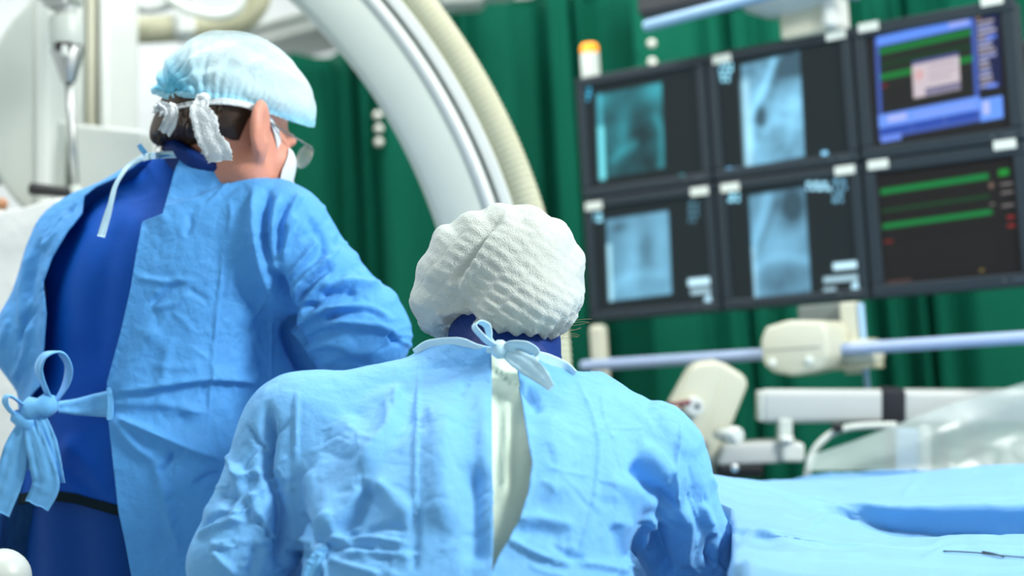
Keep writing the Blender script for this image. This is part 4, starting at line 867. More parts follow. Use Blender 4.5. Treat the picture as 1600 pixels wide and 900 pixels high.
for s in (-1, 1): make('eye', *lathe([(.001, -.012), (.008, -.009), (.012, 0), (.008, .009), (.001, .012)], HL((.031 * s, .088, .004)), mR[1], 16), 'mask', man)
# gown
man_open = [(284, 243), (274, 262), (262, 305), (254, 334), (222, 346), (212, 400), (204, 450), (188, 520), (167, 598), (169, 655), (176, 720), (185, 800), (196, 850), (206, 905), (216, 980), (-60, 980), (-60, 668), (14, 652), (38, 630), (60, 604), (66, 560), (71, 490), (66, 440), (80, 402), (104, 362), (128, 333), (131, 306), (150, 291), (182, 277), (206, 262), (226, 247)]
strokes = [
 ('p', [(250, 340), (300, 330), (350, 312)], 18, 0), ('e', [(432, 284), (392, 288), (344, 301), (298, 320), (258, 333), (220, 347)], 34, 6), 
 ('r', [(352, 362), (345, 430), (334, 540), (322, 690)], 2.6, 2.2), ('r', [(425, 480), (424, 560), (422, 640)], 2.4, 1.6), ('r', [(366, 262), (350, 300), (318, 330)], 3, 1.8),
 ('e', [(168, 616), (240, 606), (330, 592), (425, 600)], 24, 8), ('c', [(172, 645), (248, 680), (300, 703), (352, 722)], 12, 11), ('r', [(170, 630), (260, 632), (330, 650)], 10, 5), ('r', [(176, 650), (215, 700), (246, 718)], 8, 5), ('r', [(180, 622), (215, 560), (250, 500)], 16, 4), ('r', [(240, 700), (255, 770), (280, 860)], 9, 4),
 ('r', [(246, 740), (262, 722), (275, 705)], 4, -5), ('r', [(300, 760), (330, 742), (352, 740)], 5, -4),
 ('r', [(232, 480), (262, 452), (290, 440)], 5, -3.5), ('r', [(210, 432), (260, 440), (310, 436)], 5, 2.2), ('r', [(300, 455), (270, 475), (235, 482)], 5, 2.5), ('r', [(295, 335), (298, 350), (290, 372)], 5, -3), ('r', [(265, 520), (255, 600), (240, 640)], 8, 2.5),
 # armhole folds
 ('r', [(400, 288), (397, 340), (404, 400), (424, 455), (446, 500)], 6, 8), ('r', [(420, 290), (414, 340), (418, 385), (432, 430)], 6, -9), ('r', [(438, 300), (426, 345), (424, 395), (436, 440)], 5, 8), ('r', [(452, 312), (438, 350), (434, 400)], 5, -6), ('r', [(462, 330), (450, 370), (440, 410)], 5, 5),
 ('r', [(428, 410), (440, 470), (458, 530), (484, 590)], 11, -20), ('r', [(470, 300), (452, 335), (442, 365)], 6, 5),
 ('r', [(470, 332), (500, 368), (500, 400), (478, 432)], 7, -5), ('r', [(500, 372), (470, 410), (446, 440)], 6, 6), ('r', [(520, 400), (480, 430), (450, 468)], 6, 7), ('r', [(525, 410), (488, 443), (456, 480)], 4.5, -6), ('r', [(520, 425), (492, 450), (460, 500)], 5, 6), ('r', [(545, 420), (512, 455), (470, 505)], 5, -5),
 ('r', [(495, 455), (530, 440), (575, 446), (600, 452)], 7, 8), ('r', [(498, 462), (530, 456), (560, 458)], 5, -7), ('r', [(450, 505), (470, 480), (500, 478)], 5, -7), ('r', [(452, 520), (490, 490), (540, 482), (590, 492), (622, 510)], 8, 9), ('r', [(498, 505), (540, 487), (580, 490), (605, 505)], 5, -9), ('r', [(500, 512), (540, 505), (596, 512), (620, 528)], 7, 7), ('r', [(606, 516), (612, 530), (628, 536)], 4, -7),
 ('r', [(470, 560), (500, 540), (560, 545)], 9, 5), ('r', [(472, 540), (500, 520), (530, 515)], 5, -4), ('r', [(490, 580), (530, 556), (600, 548)], 8, 4), ('p', [(575, 470), (608, 462)], 16, 3), ('r', [(540, 330), (560, 380), (560, 410)], 10, 4), ('r', [(515, 318), (530, 360), (528, 395)], 7, -3),
 # left panel
 ('r', [(52, 385), (40, 450), (36, 520)], 6, 5), ('r', [(66, 370), (54, 430), (48, 480)], 5, -5), ('r', [(110, 330), (84, 370), (62, 395)], 6, 5), ('r', [(122, 318), (96, 352), (70, 385)], 4, -4), ('r', [(20, 600), (40, 560), (52, 500)], 7, 5), ('r', [(64, 480), (44, 500), (30, 540)], 5, -4)]
def creases(seed, n, box, ang, dang, ln, h):
    r_ = np.random.RandomState(seed); out = []
    for k in range(n):
        x, y = r_.uniform(box[0], box[2]), r_.uniform(box[1], box[3]); a = math.radians(ang + r_.uniform(-dang, dang)); L = r_.uniform(*ln); b = r_.uniform(-.12, .12) * L
        p0 = (x, y); p2 = (x + L * math.cos(a), y + L * math.sin(a)); p1 = ((p0[0] + p2[0]) / 2 - b * math.sin(a), (p0[1] + p2[1]) / 2 + b * math.cos(a))
        out.append(('cre'[r_.randint(0, 3)] if r_.rand() < .7 else 'r', [p0, p1, p2], r_.uniform(3.2, 6.5), r_.uniform(.35, 1) * h * (1 if r_.rand() < .6 else -1)))
    return out
strokes += creases(11, 34, (225, 300, 400, 860), 20, 90, (30, 90), 1.9) + creases(12, 26, (430, 320, 600, 520), -38, 30, (30, 80), 3.2) + creases(13, 12, (470, 470, 600, 580), 0, 30, (40, 90), 3.0) + creases(14, 14, (5, 350, 110, 600), 100, 25, (40, 90), 2.4)
V, Q = build(man_gown, *bounds(*[np.array(w) for w in mS['R'] + mS['L']], P(322, 225, 2.35), (z9[1], z9[2], .36), pad=.13), .0064, 1)
N = normals(V, Q); fc = facing(V, N); u, v, _ = PX(V); sg = polysigned(u, v, np.array(man_open))
D = 1.6 * sculpt(V, N, strokes, fc) + cloth_noise(V, 1.0, 3) + np.where(fc & (sg < 45), .006 * np.exp(-np.maximum(sg, 0) / 18), 0)
low = np.clip((.95 - V[:, 2]) / .4, 0, 1); ang = np.arctan2(V[:, 1] - z9[2], V[:, 0] - z9[1]); D += .016 * low * np.sin(ang * 9 + 2 * V[:, 2])
D *= np.clip((np.linalg.norm(V - mS['R'][2], axis=1) - .03) / .1, 0, 1)
V = V + N * D[:, None]; T = tri(Q); N = normals(V, Q); u, v, _ = PX(V)
man_neck = np.array([(-400, 262), (150, 262), (205, 254), (240, 243), (280, 240), (330, 244), (370, 256), (402, 273), (440, 284), (462, 292), (900, 330)])
f1 = np.where(facing(V, N) | (polysigned(u, v, np.array(man_open)) > .0), polysigned(u, v, np.array(man_open)), 60.0)
f1 = np.where((N * (V - CAM)).sum(1) < 0, polysigned(u, v, np.array(man_open)), 60.0)
neckc = v - np.interp(u, man_neck[:, 0], man_neck[:, 1]); f2 = np.where(np.linalg.norm(V[:, :2] - mneck[0][:2], axis=1) < .15, neckc, 60.0)
hem = (V[:, 2] - .42) * 900; wr = np.minimum(np.linalg.norm(V - mS['R'][2], axis=1) - .0, np.linalg.norm(V - mS['L'][2], axis=1)) * 900 - 20
V, T = clip(V, T, np.minimum(np.minimum(f1, f2), hem)); g = make('gown', V, T, 'gown', man); shell(g, .0022)
g['label'] = 'sky blue surgical gown hanging open at the back'
# apron under the gown
man_in = lambda p: man_gown(p) + .021
def man_apron(p):
    f = smin(loft(p, mst, MXd), smin(rc(p, P(314, 292, 2.35), mS['R'][0], .066, .084), rc(p, P(272, 296, 2.37), mS['L'][0], .070, .078), .03), .06); f = smin(f, rc(p, P(306, 308, 2.355), P(318, 244, 2.345), .088, .080), .05); f = smin(f, rc(p, P(114, 405, 2.43), P(92, 610, 2.41), .048, .06), .06); return f + .019
V, Q = build(man_apron, *bounds(mS['R'][0], mS['L'][0], P(322, 225, 2.35), (z9[1], z9[2], .8), pad=.16), .009, 1); N = normals(V, Q)
D = sculpt(V, N, [('r', [(150, 300), (128, 420), (120, 560)], 26, 5), ('r', [(185, 320), (160, 450), (150, 600)], 18, -5), ('r', [(90, 690), (130, 715), (175, 775)], 14, 5), ('r', [(80, 715), (110, 740), (165, 790)], 10, -4), ('c', [(132, 330), (160, 305), (205, 272)], 14, 6), ('r', [(60, 780), (100, 720), (120, 670)], 14, 4)], facing(V, N)) + cloth_noise(V, .7, 5, 3, .4)
V = V + N * D[:, None]; u, v, _ = PX(V); hemc = np.array([(-300, 800), (0, 796), (40, 785), (75, 780), (120, 786), (190, 806), (260, 812), (600, 800)])
f1 = np.interp(u, hemc[:, 0], hemc[:, 1]) - v; f2 = v - np.interp(u, man_neck[:, 0], man_neck[:, 1]) - 2
V2, T2 = clip(V, tri(Q), np.minimum(f1, np.where(np.linalg.norm(V[:, :2] - mneck[0][:2], axis=1) < .15, f2, 60))); ap = make('lead_apron', V2, T2, 'apron', man); shell(ap, .004); ap['label'] = 'royal blue lead apron with a dark bound hem'
V3, T3 = clip(V + N * .0025, tri(Q), np.minimum(f1 + 1, 15 - f1)); h_ = make('hem_binding', V3, T3, 'trim', ap); shell(h_, .005)
V, Q = build(lambda p: smin(loft(p, mst, MXd), 9 + 0 * p[:, 0], .01) + .034, *bounds((z9[1] - .2, z9[2] - .2, .5), (z9[1] + .2, z9[2] + .2, 1.08), pad=.1), .012, 1); N = normals(V, Q); V = V + N * (.004 * np.sin(np.arctan2(V[:, 1] - z9[2], V[:, 0] - z9[1]) * 7) + cloth_noise(V, .7, 8, 4, .6))[:, None]
V, T = clip(V, tri(Q), np.minimum(V[:, 2] - .56, 1.10 - V[:, 2]) * 900); sk = make('lead_skirt', V, T, 'skirt', man); shell(sk, .004)
hip = np.array([z9[1], z9[2], .92])
def trousers(p):
    f = None
    for s in (-1, 1):
        h = hip + np.append(MXd * .09 * s, 0); q = leg(p, h, h + np.array([0, 0.01, -.43]), h + np.array([0, -.01, -.83]), (.105, .085, .075)); f = q if f is None else smin(f, q, .03)
    return f
V, Q = build(trousers, *bounds(hip, hip * np.array([1, 1, 0]) + np.array([0, 0, .05]), pad=.24), .014, 1); V, T = clip(V, tri(Q), np.minimum(V[:, 2] - .06, 1.0 - V[:, 2])); make('trousers', V, T, 'trouser', man)
for s in (-1, 1): shoe(man, hip + np.append(MXd * .09 * s + np.array([0, -.0]), -.83), MYd)
for k, w in (('R', 1), ('L', -1)):
    a, b = mS[k][1], mS[k][2]; d = unit(unit(b - a) + np.array([0, .3, -.1])); fn = lambda p: smin(hand_sdf(p, b + d * .03, d, (0, -.2, 1), -w), rc(p, b - unit(b - a) * .05, b + d * .03, .036, .03), .02)
    V, Q = build(fn, *bounds(b, b + d * .22, pad=.08), .005, 1); make('glove', V, Q, 'glove', man)
# collar, head, hair, cap
cx_ = P(326, 262, 2.345); axn = unit(P(346, 205, 2.318) - cx_)
V, Fc = lathe([(.070, -.03), (.076, 0), (.086, .024), (.088, .042), (.083, .049), (.070, .049), (.066, .0)], cx_, axn, 60); V = V + .006 * fbm(V * 14, 3)[:, None] * np.array([0, -1, .6]); 
make('thyroid_collar', V, Fc, 'collar', man)
u_ = lambda x, y, d=2.2: P(x, y, d)
def man_hair(p):
    q = (p - mhc) @ mR.T; f = head_sdf(p, mhc, mR, 1.09, False) - .005 - .004 * fbm(q * np.array([40, 40, 14.0]), 2)
    f = smin(f, ell(q, (-.02, -.088, -.012), (.062, .03, .05)), .03)
    lim = np.maximum(np.maximum(q[:, 1] - (-.022 + .045 * np.clip((q[:, 2] - .01) / .03, 0, 1)), -.066 - q[:, 2]), -.030 + .010 * fbm(q * 34, 2) - q[:, 2]); lim = np.maximum(lim, -( .018 + q[:, 2] * .5 - q[:, 1] * 1.0 + .02))
    return smax(f, lim, .01)
V, Q = build(man_hair, mhc - .18, mhc + .18, .006, 1); hr = make('hair', V, Q, 'hair', man)
VV, FF, nn = [], [], 0; rs = np.random.RandomState(5); hs = []
for k in range(760):
    a = rs.uniform(-2.5, .95); z = rs.uniform(-.022, .03); y0 = -math.cos(a) * .1; x0 = math.sin(a) * .083
    if y0 > -.0: continue
    L = rs.uniform(.014, .034); a0 = np.array([x0 * 1.0, y0 - .014, z]); a1 = a0 + np.array([x0 * .05, -.003, -L * .5]); a2 = a0 + np.array([x0 * (.02 + .12 * rs.rand()) + rs.uniform(-.006, .006), .004 - .01 * rs.rand(), -L])
    hs.append(tube(HL(np.array([a0, a1, a2])), [.0012, .0011, .0003], 5))
o = make('hair_strands', *join(*hs), 'hair', hr); o['kind'] = 'stuff'
def man_cap(p):
    q = (p - mhc) @ mR.T; f = ell(q, (.002, -.004, .080), (.100, .119, .096)); f = smin(f, ell(q, (.004, .05, .063), (.092, .076, .070)), .04); return smin(f, ell(q, (-.010, -.060, .040), (.090, .072, .078)), .03)
V, Q = build(man_cap, mhc - .2, mhc + .24, .006, 1); N = normals(V, Q); q = (V - mhc) @ mR.T
kn = np.array([-.010, -.124, .030]); dv = q - kn; r = np.linalg.norm(dv, axis=1); an = np.arctan2(dv[:, 2], dv[:, 0]); rim = np.clip((.06 - q[:, 2]) / .05, 0, 1)
D = .0045 * np.sin(an * 15 + 5 * fbm(q * 12, 2)) * np.exp(-r / .11) * np.clip(r / .03, 0, 1) + .0022 * fbm(q * 28, 3, True) - .008 * np.exp(-(r / .03) ** 2) - .006 * rim ** 2 + .002 * rim * np.sin(np.arctan2(q[:, 1], q[:, 0]) * 60)
D += sculpt(V, N, [('r', [(320, 150), (300, 105), (305, 60)], 6, 5), ('r', [(330, 145), (345, 100), (375, 60)], 6, 5), ('r', [(335, 148), (370, 115), (420, 90)], 7, 5), ('r', [(310, 150), (275, 120), (262, 90)], 6, 5), ('r', [(316, 148), (320, 100), (335, 62)], 4, -4)], facing(V, N))
V = V + N * D[:, None]; u, v, _ = PX(V); ce = np.array([(200, 140), (245, 148), (262, 156), (285, 152), (310, 154), (335, 154), (360, 156), (390, 166), (420, 177), (450, 188), (482, 198), (560, 205)])
V, T = clip(V, tri(Q), np.interp(u, ce[:, 0], ce[:, 1]) - v); cp = make('surgical_cap', V, T, 'capm', man); _q = (V - mhc) @ mR.T; _r1 = np.linalg.norm(_q - np.array([-.010, -.124, .030]), axis=1); _lim = np.interp(u[:0] if False else PX(V)[0], ce[:, 0], ce[:, 1]) - PX(V)[1]; _w = np.clip(1.1 * np.exp(-(_r1 / .055) ** 2) + .55 * np.exp(-(_lim / 22) ** 2) + .12 * fbm(_q * 30, 3), 0, 1); _a = np.clip(.90 - .62 * np.exp(-((_q[:, 2] - .165) / .05) ** 2) * np.clip(.06 - _q[:, 1], 0, .1) * 10 + .12 * fbm(_q * np.array([45, 14, 14]), 2), .30, 1); _c = cp.data.color_attributes.new('weave', 'FLOAT_COLOR', 'POINT'); _c.data.foreach_set('color', np.stack([_w, _a, 0 * _w, 1 + 0 * _w], 1).astype(np.float32).ravel()); cp['label'] = 'pale blue see-through surgical cap tied at the back'
u, v, _ = PX(V); N3 = normals(V, T); lim = np.interp(u, ce[:, 0], ce[:, 1]) - v; Vb, Tb = clip(V + N3 * .0012, T, np.minimum(lim + .5, 9 - lim)); make('cap_elastic', Vb, Tb, 'capb', cp)
def strip(name, pts, w, m, parent, side, d=None, base=None, off=.006, n=50, thick=.0014, crinkle=.0, wob=0.0):
    pth = np.array([(hit(base, x, y) - _f * off) if base is not None and len(q_) < 3 else P(x, y, q_[2]) for q_ in pts for x, y in [q_[:2]]]); pth = catmull(pth, n)
    ww = np.interp(np.linspace(0, 1, n), np.linspace(0, 1, len(w)), w) if np.ndim(w) else np.full(n, w); ww = ww * (1 + wob * np.sin(np.arange(n) * 1.7))
    return make(name, *ribbon(pth, side, ww, thick, crinkle), m, parent)
dk = 2.165
strip('cap_tie', [(318, 150, dk), (312, 172, dk - .012), (320, 190, dk - .014), (326, 215, dk - .012), (340, 236, dk - .008), (344, 252, dk + .0)], [.020, .030, .040, .036, .042, .036], 'gauze', cp, _r + .2 * _u, crinkle=.0022, wob=.05, thick=.003)
make('cap_knot', *lathe([(.001, .007), (.007, .005), (.009, 0), (.007, -.006), (.001, -.008)], P(319, 153, dk), (.3, -1, .2), 18), 'gauze', cp)
mk = make('face_mask', *(lambda V, Q: (V, Q))(*(lambda VQ: clip(VQ[0], tri(VQ[1]), np.minimum(((VQ[0] - mhc) @ mR.T)[:, 1] - .060 - .15 * np.abs(((VQ[0] - mhc) @ mR.T)[:, 2] + .045), np.minimum(-.002 - ((VQ[0] - mhc) @ mR.T)[:, 2], ((VQ[0] - mhc) @ mR.T)[:, 2] + .118))))(build(lambda p: smin(head_sdf(p, mhc, mR, 1.09, False), ell((p - mhc) @ mR.T, (0, .066, -.05), (.05, .05, .05)), .03) - .003, mhc - .2, mhc + .2, .008, 1))), 'mask', man); shell(mk, .001)
strip('mask_strap', [tuple(PX(HL(q)[None])[k][0] for k in (0, 1, 2)) for q in ((.062, .058, -.02), (.078, .02, .018), (.088, -.03, .022), (.07, -.085, .012), (.0, -.122, .0), (-.05, -.11, -.002))], .011, 'gauze', mk, mR[2], thick=.0015, crinkle=.0006)
strip('mask_strap', [tuple(PX(HL(q)[None])[k][0] for k in (0, 1, 2)) for q in ((.062, .058, -.02), (.066, .045, .0), (.073, .032, .014))], .010, 'gauze', mk, mR[1], thick=.0015)
strip('mask_tie', [(246, 168, 2.22), (258, 165, 2.2), (268, 172, 2.19), (266, 190, 2.19), (256, 208, 2.2)], [.012, .018, .020, .022, .020], 'gauze', mk, _r, crinkle=.003, thick=.002)
strip('mask_tie', [(240, 172, 2.23), (252, 166, 2.21), (266, 168, 2.19)], [.010, .016, .012], 'gauze', mk, _u, crinkle=.002, thick=.002)
# glasses
gl = make('glasses', *join(*[tube(HL(np.array([(.020 * s + .034 * s + .022 * math.cos(t_), .112 - .004 * math.cos(t_) * s, .004 + .017 * math.sin(t_)) for t_ in np.linspace(0, 2 * np.pi, 28)])), .0011, 8) for s in (-1, 1)] + [tube(HL(np.array([(-.012, .115, .008), (0, .118, .011), (.012, .115, .008)])), .0011, 8)]), 'wire', man)
for s in (-1, 1):
    make('temple_arm', *tube(HL(catmull(np.array([(.076 * s, .112, .010), (.080 * s, .09, .012), (.081 * s, .04, .014), (.082 * s, -.005, .016), (.081 * s, -.018, .004)]), 30)), .0014, 8), 'wire', gl)
    make('lens', *lathe([(.001, .0006), (.0215, .0006), (.0215, -.0006), (.001, -.0006)], HL((.054 * s, .112, .004)), mR[1], 28), 'lens', gl)
    make('nose_pad', *lathe([(.001, .003), (.004, .002), (.004, -.002), (.001, -.003)], HL((.013 * s, .108, -.004)), mR[1] + mR[0] * s, 10), 'lens', gl)
# gown binding and ties
strip('neck_binding', [(204, 258), (226, 247), (250, 243), (282, 242), (330, 246), (368, 256), (400, 271)], .011, 'tiep', g, _u, base=man_gown, off=.003, thick=.002)
strip('neck_tie', [(222, 248, 2.27), (203, 258, 2.262), (190, 274, 2.24), (180, 292, 2.225), (174, 315, 2.215), (167, 340, 2.21), (158, 370, 2.205)], [.007, .009, .007, .007, .008, .011, .012], 'tiep', g, _r, thick=.002, crinkle=.0006)
strip('neck_tie', [(232, 246, 2.255), (226, 238, 2.25), (221, 232, 2.25), (217, 226, 2.25)], [.006, .009, .007], 'tie', g, _r, thick=.002)
wb_ = lambda x, y, o=.0: tuple([x, y, min((hit(man_apron, x, y) - CAM) @ _f, 2.235) - .012 - o])
bt = strip('waist_tie', [wb_(176, 631, .014), wb_(150, 633, .01), wb_(120, 636, .012), wb_(92, 636, .02)], [.043, .036, .026, .018], 'tie', g, _u, thick=.0025, crinkle=.0016)
strip('stitched_end', [wb_(172, 606, .016), wb_(173, 630, .017), wb_(172, 656, .016)], .010, 'tie', bt, _r, thick=.004)
KD = wb_(100, 632)[2] - .03
sv = unit(_r * .55 - _f * .75)
strip('bow_loop', [(84, 632, KD), (70, 606, KD - .012), (60, 578, KD - .02), (70, 556, KD - .024), (94, 551, KD - .02), (108, 572, KD - .012), (104, 600, KD - .006), (86, 630, KD)], [.016, .024, .032, .034, .032, .034, .028, .014], 'tie', g, sv, thick=.0018, crinkle=.001)
strip('bow_loop', [(40, 650, KD), (20, 646, KD - .012), (8, 630, KD - .02), (14, 618, KD - .02), (36, 632, KD - .01), (48, 648, KD)], [.014, .024, .028, .026, .022, .014], 'tie', g, sv, thick=.0018, crinkle=.001)
V, Fc = lathe([(.001, .03), (.012, .026), (.019, .012), (.014, 0), (.020, -.012), (.012, -.026), (.001, -.03)], P(62, 636, KD - .006), _r + .25 * _u, 20); V = V + .004 * fbm(V * 70, 2)[:, None] * -_f; make('bow_knot', V, Fc, 'tie', g)
V, Fc = lathe([(.001, .02), (.011, .016), (.014, 0), (.010, -.016), (.001, -.02)], P(36, 656, KD - .01), _r - .5 * _u, 18); V = V + .004 * fbm(V * 70, 2)[:, None] * -_f; make('bow_knot', V, Fc, 'tie', g)
strip('bow_tail', [(38, 660, KD - .01), (26, 700, KD - .014), (16, 745, KD - .012), (-4, 800, KD - .01)], [.020, .038, .044, .040], 'tie', g, _r + .1 * _u, thick=.0018, crinkle=.002)
strip('bow_tail', [(46, 660, KD - .012), (56, 690, KD - .02), (66, 725, KD - .02), (72, 758, KD - .016), (58, 790, KD - .012)], [.018, .034, .038, .042, .038], 'tie', g, _r + .3 * _u, thick=.0018, crinkle=.002)
strip('bow_tail', [(40, 664, KD - .006), (38, 700, KD - .008), (38, 735, KD - .008)], [.016, .020, .018], 'tie', g, _r, thick=.0018, crinkle=.0015)
strip('bow_tail', [(62, 650, KD - .01), (76, 690, KD - .018), (84, 730, KD - .016), (92, 756, KD - .012)], [.018, .026, .028, .022], 'tie', g, _r - .2 * _u, thick=.0018, crinkle=.002)

# ------------------------------------------------------------------ the surgeon in front
wo = thing('person', np.append(P(740, 1000, 1.62)[:2], 0), 'shorter stooping surgeon in white bouffant cap and pale blue gown tied at the neck', 'person')
WXd = unit([math.cos(math.radians(-8)), -math.sin(math.radians(-8))]); WYd = np.array([-WXd[1], WXd[0]])
wst = [station(790, 572, 1.90, .085, .075), station(784, 600, 1.865, .125, .10), station(772, 640, 1.83, .165, .128), station(762, 690, 1.79, .198, .150), station(752, 750, 1.755, .212, .158), station(740, 820, 1.715, .202, .152), station(730, 870, 1.69, .193, .148), station(728, 930, 1.67, .198, .155), station(728, 1020, 1.65, .212, .165)]
y9 = wst[-1]; wst += [(.62, y9[1], y9[2] - .02, .225, .18), (.40, y9[1], y9[2] - .02, .235, .19)]
wS = {'R': (P(1006, 736, 1.80), P(1088, 880, 1.86), P(1010, 900, 2.10)), 'L': (P(474, 684, 1.80), P(374, 880, 1.73), P(500, 900, 2.06))}
wneck = (P(790, 575, 1.90), P(790, 500, 1.95)); whc = P(786, 474, 1.985); wR = head_frame(-6, 24, -4)
def wo_gown(p):
    f = loft(p, wst, WXd); f = smin(f, smin(rc(p, P(800, 606, 1.875), wS['R'][0], .052, .074), rc(p, P(760, 600, 1.875), wS['L'][0], .054, .074), .03), .06)
    f = smin(f, rc(p, P(788, 600, 1.87), P(790, 530, 1.915), .095, .078), .05); f = smin(f, arm(p, wS['R'], (.078, .056, .045)), .03); return smin(f, arm(p, wS['L'], (.078, .056, .047)), .03)
wst_b = [(z, x, y, max(a - .09, .04), max(b - .065, .035)) for z, x, y, a, b in wst if z > .75]
def wo_body(p):
    f = loft(p, wst_b, WXd, 2.2); f = smin(f, smin(rc(p, wneck[0], wS['R'][0], .042, .048), rc(p, wneck[0], wS['L'][0], .042, .048), .03), .06)
    for k in 'RL': f = smin(f, arm(p, wS[k], (.046, .036, .025)), .02)
    f = smin(f, rc(p, wneck[0], wneck[1], .045, .044), .03); f = smin(f, head_sdf(p, whc, wR, .93), .02)
    for s in (-1, 1):
        h = np.array([y9[1], y9[2], .82]) + np.append(WXd * .085 * s, 0); f = smin(f, leg(p, h, h + np.array([0, .05, -.40]), h + np.array([0, -.02, -.74]), (.085, .056, .038)), .03)
    return f
lo, hi = bounds(whc, *wS['R'], *wS['L'], (y9[1], y9[2], .1), pad=.14); lo[2] = .07
V, Q = build(wo_body, lo, hi, .009, 1); make('body', V, Q, 'skin', wo)
HW = lambda v: whc + np.asarray(v, float) @ wR
for s in (-1, 1): make('eye', *lathe([(.001, -.012), (.008, -.009), (.012, 0), (.008, .009), (.001, .012)], HW((.030 * s, .085, .004)), wR[1], 16), 'mask', wo)
wo_open = [(767, 540), (768, 600), (769, 700), (770, 790), (769, 860), (767, 905), (765, 912), (764, 905), (780, 868), (796, 842), (812, 812), (826, 770), (832, 722), (824, 680), (814, 610), (808, 574), (806, 540)]
strokes = [
 ('r', [(655, 560), (653, 640), (650, 760), (648, 900)], 2.2, 2.6), ('r', [(650, 790), (648, 850), (646, 900)], 7, -4), ('r', [(465, 604), (463, 660), (461, 725)], 3, 3.2),
 ('r', [(898, 585), (925, 650), (935, 705), (925, 790), (900, 880)], 2.4, 2.4),
 # long soft hollows on the back
 ('e', [(556, 740), (596, 694), (620, 644), (616, 594)], 46, 10), ('r', [(560, 650), (510, 720), (470, 760)], 24, 7), ('r', [(480, 740), (505, 790), (520, 840)], 18, 6), ('e', [(577, 748), (550, 798), (522, 838)], 36, -13), ('r', [(572, 752), (544, 796), (515, 836)], 7, 5), ('r', [(578, 752), (620, 790), (648, 810)], 16, 6),
 ('r', [(700, 620), (690, 700), (694, 840)], 28, 9), ('r', [(738, 720), (746, 800), (742, 890)], 18, -10), ('r', [(755, 600), (756, 740), (752, 860)], 12, 4),
 ('r', [(815, 605), (832, 630), (842, 650)], 9, -6), ('r', [(850, 640), (870, 720), (860, 790)], 24, 5),
 ('r', [(800, 818), (840, 812), (900, 822)], 9, 4), ('r', [(790, 838), (840, 832), (890, 845)], 12, -3), ('e', [(786, 842), (840, 868), (895, 886)], 12, 5), ('r', [(960, 815), (968, 850), (985, 885)], 11, -5), ('r', [(900, 880), (940, 884), (985, 896)], 5, 4),
 # left gathers at the tie
 ('r', [(500, 856), (530, 842), (575, 838), (615, 846), (648, 848)], 3.5, 3.5), ('r', [(512, 862), (550, 852), (592, 858)], 3, -3), ('r', [(530, 868), (580, 862), (648, 872)], 4, 3), ('r', [(508, 870), (545, 884), (600, 900)], 5, 4), ('r', [(515, 850), (540, 826), (560, 820)], 4, 4), ('r', [(560, 830), (600, 822), (640, 828)], 6, -3), ('r', [(498, 846), (508, 820), (525, 800)], 6, 5), ('r', [(446, 838), (470, 842), (498, 852)], 4, 4), ('r', [(446, 862), (475, 868), (496, 864)], 5, -4), ('r', [(490, 850), (484, 825), (470, 800)], 5, -4), ('r', [(498, 872), (490, 890), (486, 920)], 5, 6), ('r', [(508, 874), (514, 890), (516, 920)], 5, 5), ('p', [(496, 858), (506, 862)], 7, 5),
 # left sleeve
 ('r', [(418, 620), (419, 680), (416, 730), (430, 770), (442, 830), (438, 900)], 9, -16), ('r', [(386, 662), (400, 690), (416, 715)], 3, -4), ('r', [(355, 705), (365, 730), (375, 745), (405, 732)], 4, 3.5), ('r', [(405, 735), (380, 760), (350, 800)], 12, -5), ('r', [(392, 765), (400, 800), (408, 815)], 8, 6), ('r', [(400, 810), (425, 840), (438, 850)], 3, -5), ('r', [(304, 842), (340, 822), (390, 812)], 4, 5), ('r', [(308, 832), (340, 806), (370, 802)], 4, -4), ('r', [(330, 860), (350, 880), (372, 902)], 5, 5), ('r', [(398, 850), (395, 880), (385, 900)], 8, -5), ('r', [(420, 740), (426, 760), (440, 762)], 8, 6), ('r', [(350, 690), (330, 760), (318, 820)], 12, 4), ('r', [(420, 775), (410, 800), (415, 840)], 6, 4), ('r', [(395, 850), (430, 842), (440, 850)], 6, 4), ('r', [(370, 720), (372, 770), (362, 830)], 10, 5),
 # right shoulder and sleeve
 ('r', [(1062, 655), (1058, 700), (1056, 760), (1066, 830)], 3, 3.5), ('p', [(1040, 640), (1075, 690)], 22, 4), ('r', [(985, 718), (1010, 740), (1030, 770), (1062, 782)], 12, -14), ('r', [(1062, 784), (1040, 800), (1028, 820)], 10, -10), ('r', [(1026, 815), (1030, 860), (1040, 905)], 13, -14), ('r', [(1000, 860), (1015, 830), (1020, 800)], 8, 7), ('r', [(1064, 786), (1072, 830), (1070, 890)], 9, 9), ('r', [(1095, 780), (1110, 830), (1118, 890)], 8, 5), ('r', [(1113, 830), (1108, 860), (1114, 890)], 6, -9), ('r', [(940, 750), (990, 770), (1020, 800)], 16, 5), ('r', [(1080, 720), (1084, 760), (1074, 790)], 6, -4), ('r', [(990, 700), (1020, 712), (1050, 750)], 14, 5)]
strokes += creases(21, 40, (450, 590, 760, 890), 60, 90, (30, 90), 1.5) + creases(22, 34, (820, 600, 1050, 890), 60, 90, (30, 90), 1.5) + creases(23, 30, (310, 680, 430, 890), -30, 45, (25, 75), 3.0) + creases(24, 18, (1050, 700, 1130, 890), 90, 45, (25, 70), 2.6) + creases(25, 14, (450, 830, 640, 890), 5, 25, (30, 80), 2.2) + creases(26, 10, (790, 800, 1000, 890), 10, 25, (30, 80), 2.2)
V, Q = build(wo_gown, *bounds(*[np.array(w) for w in wS['R'] + wS['L']], P(790, 510, 1.93), (y9[1], y9[2], .36), pad=.13), .0060, 1)
N = normals(V, Q); fc = facing(V, N); u, v, _ = PX(V); sg = polysigned(u, v, np.array(wo_open))
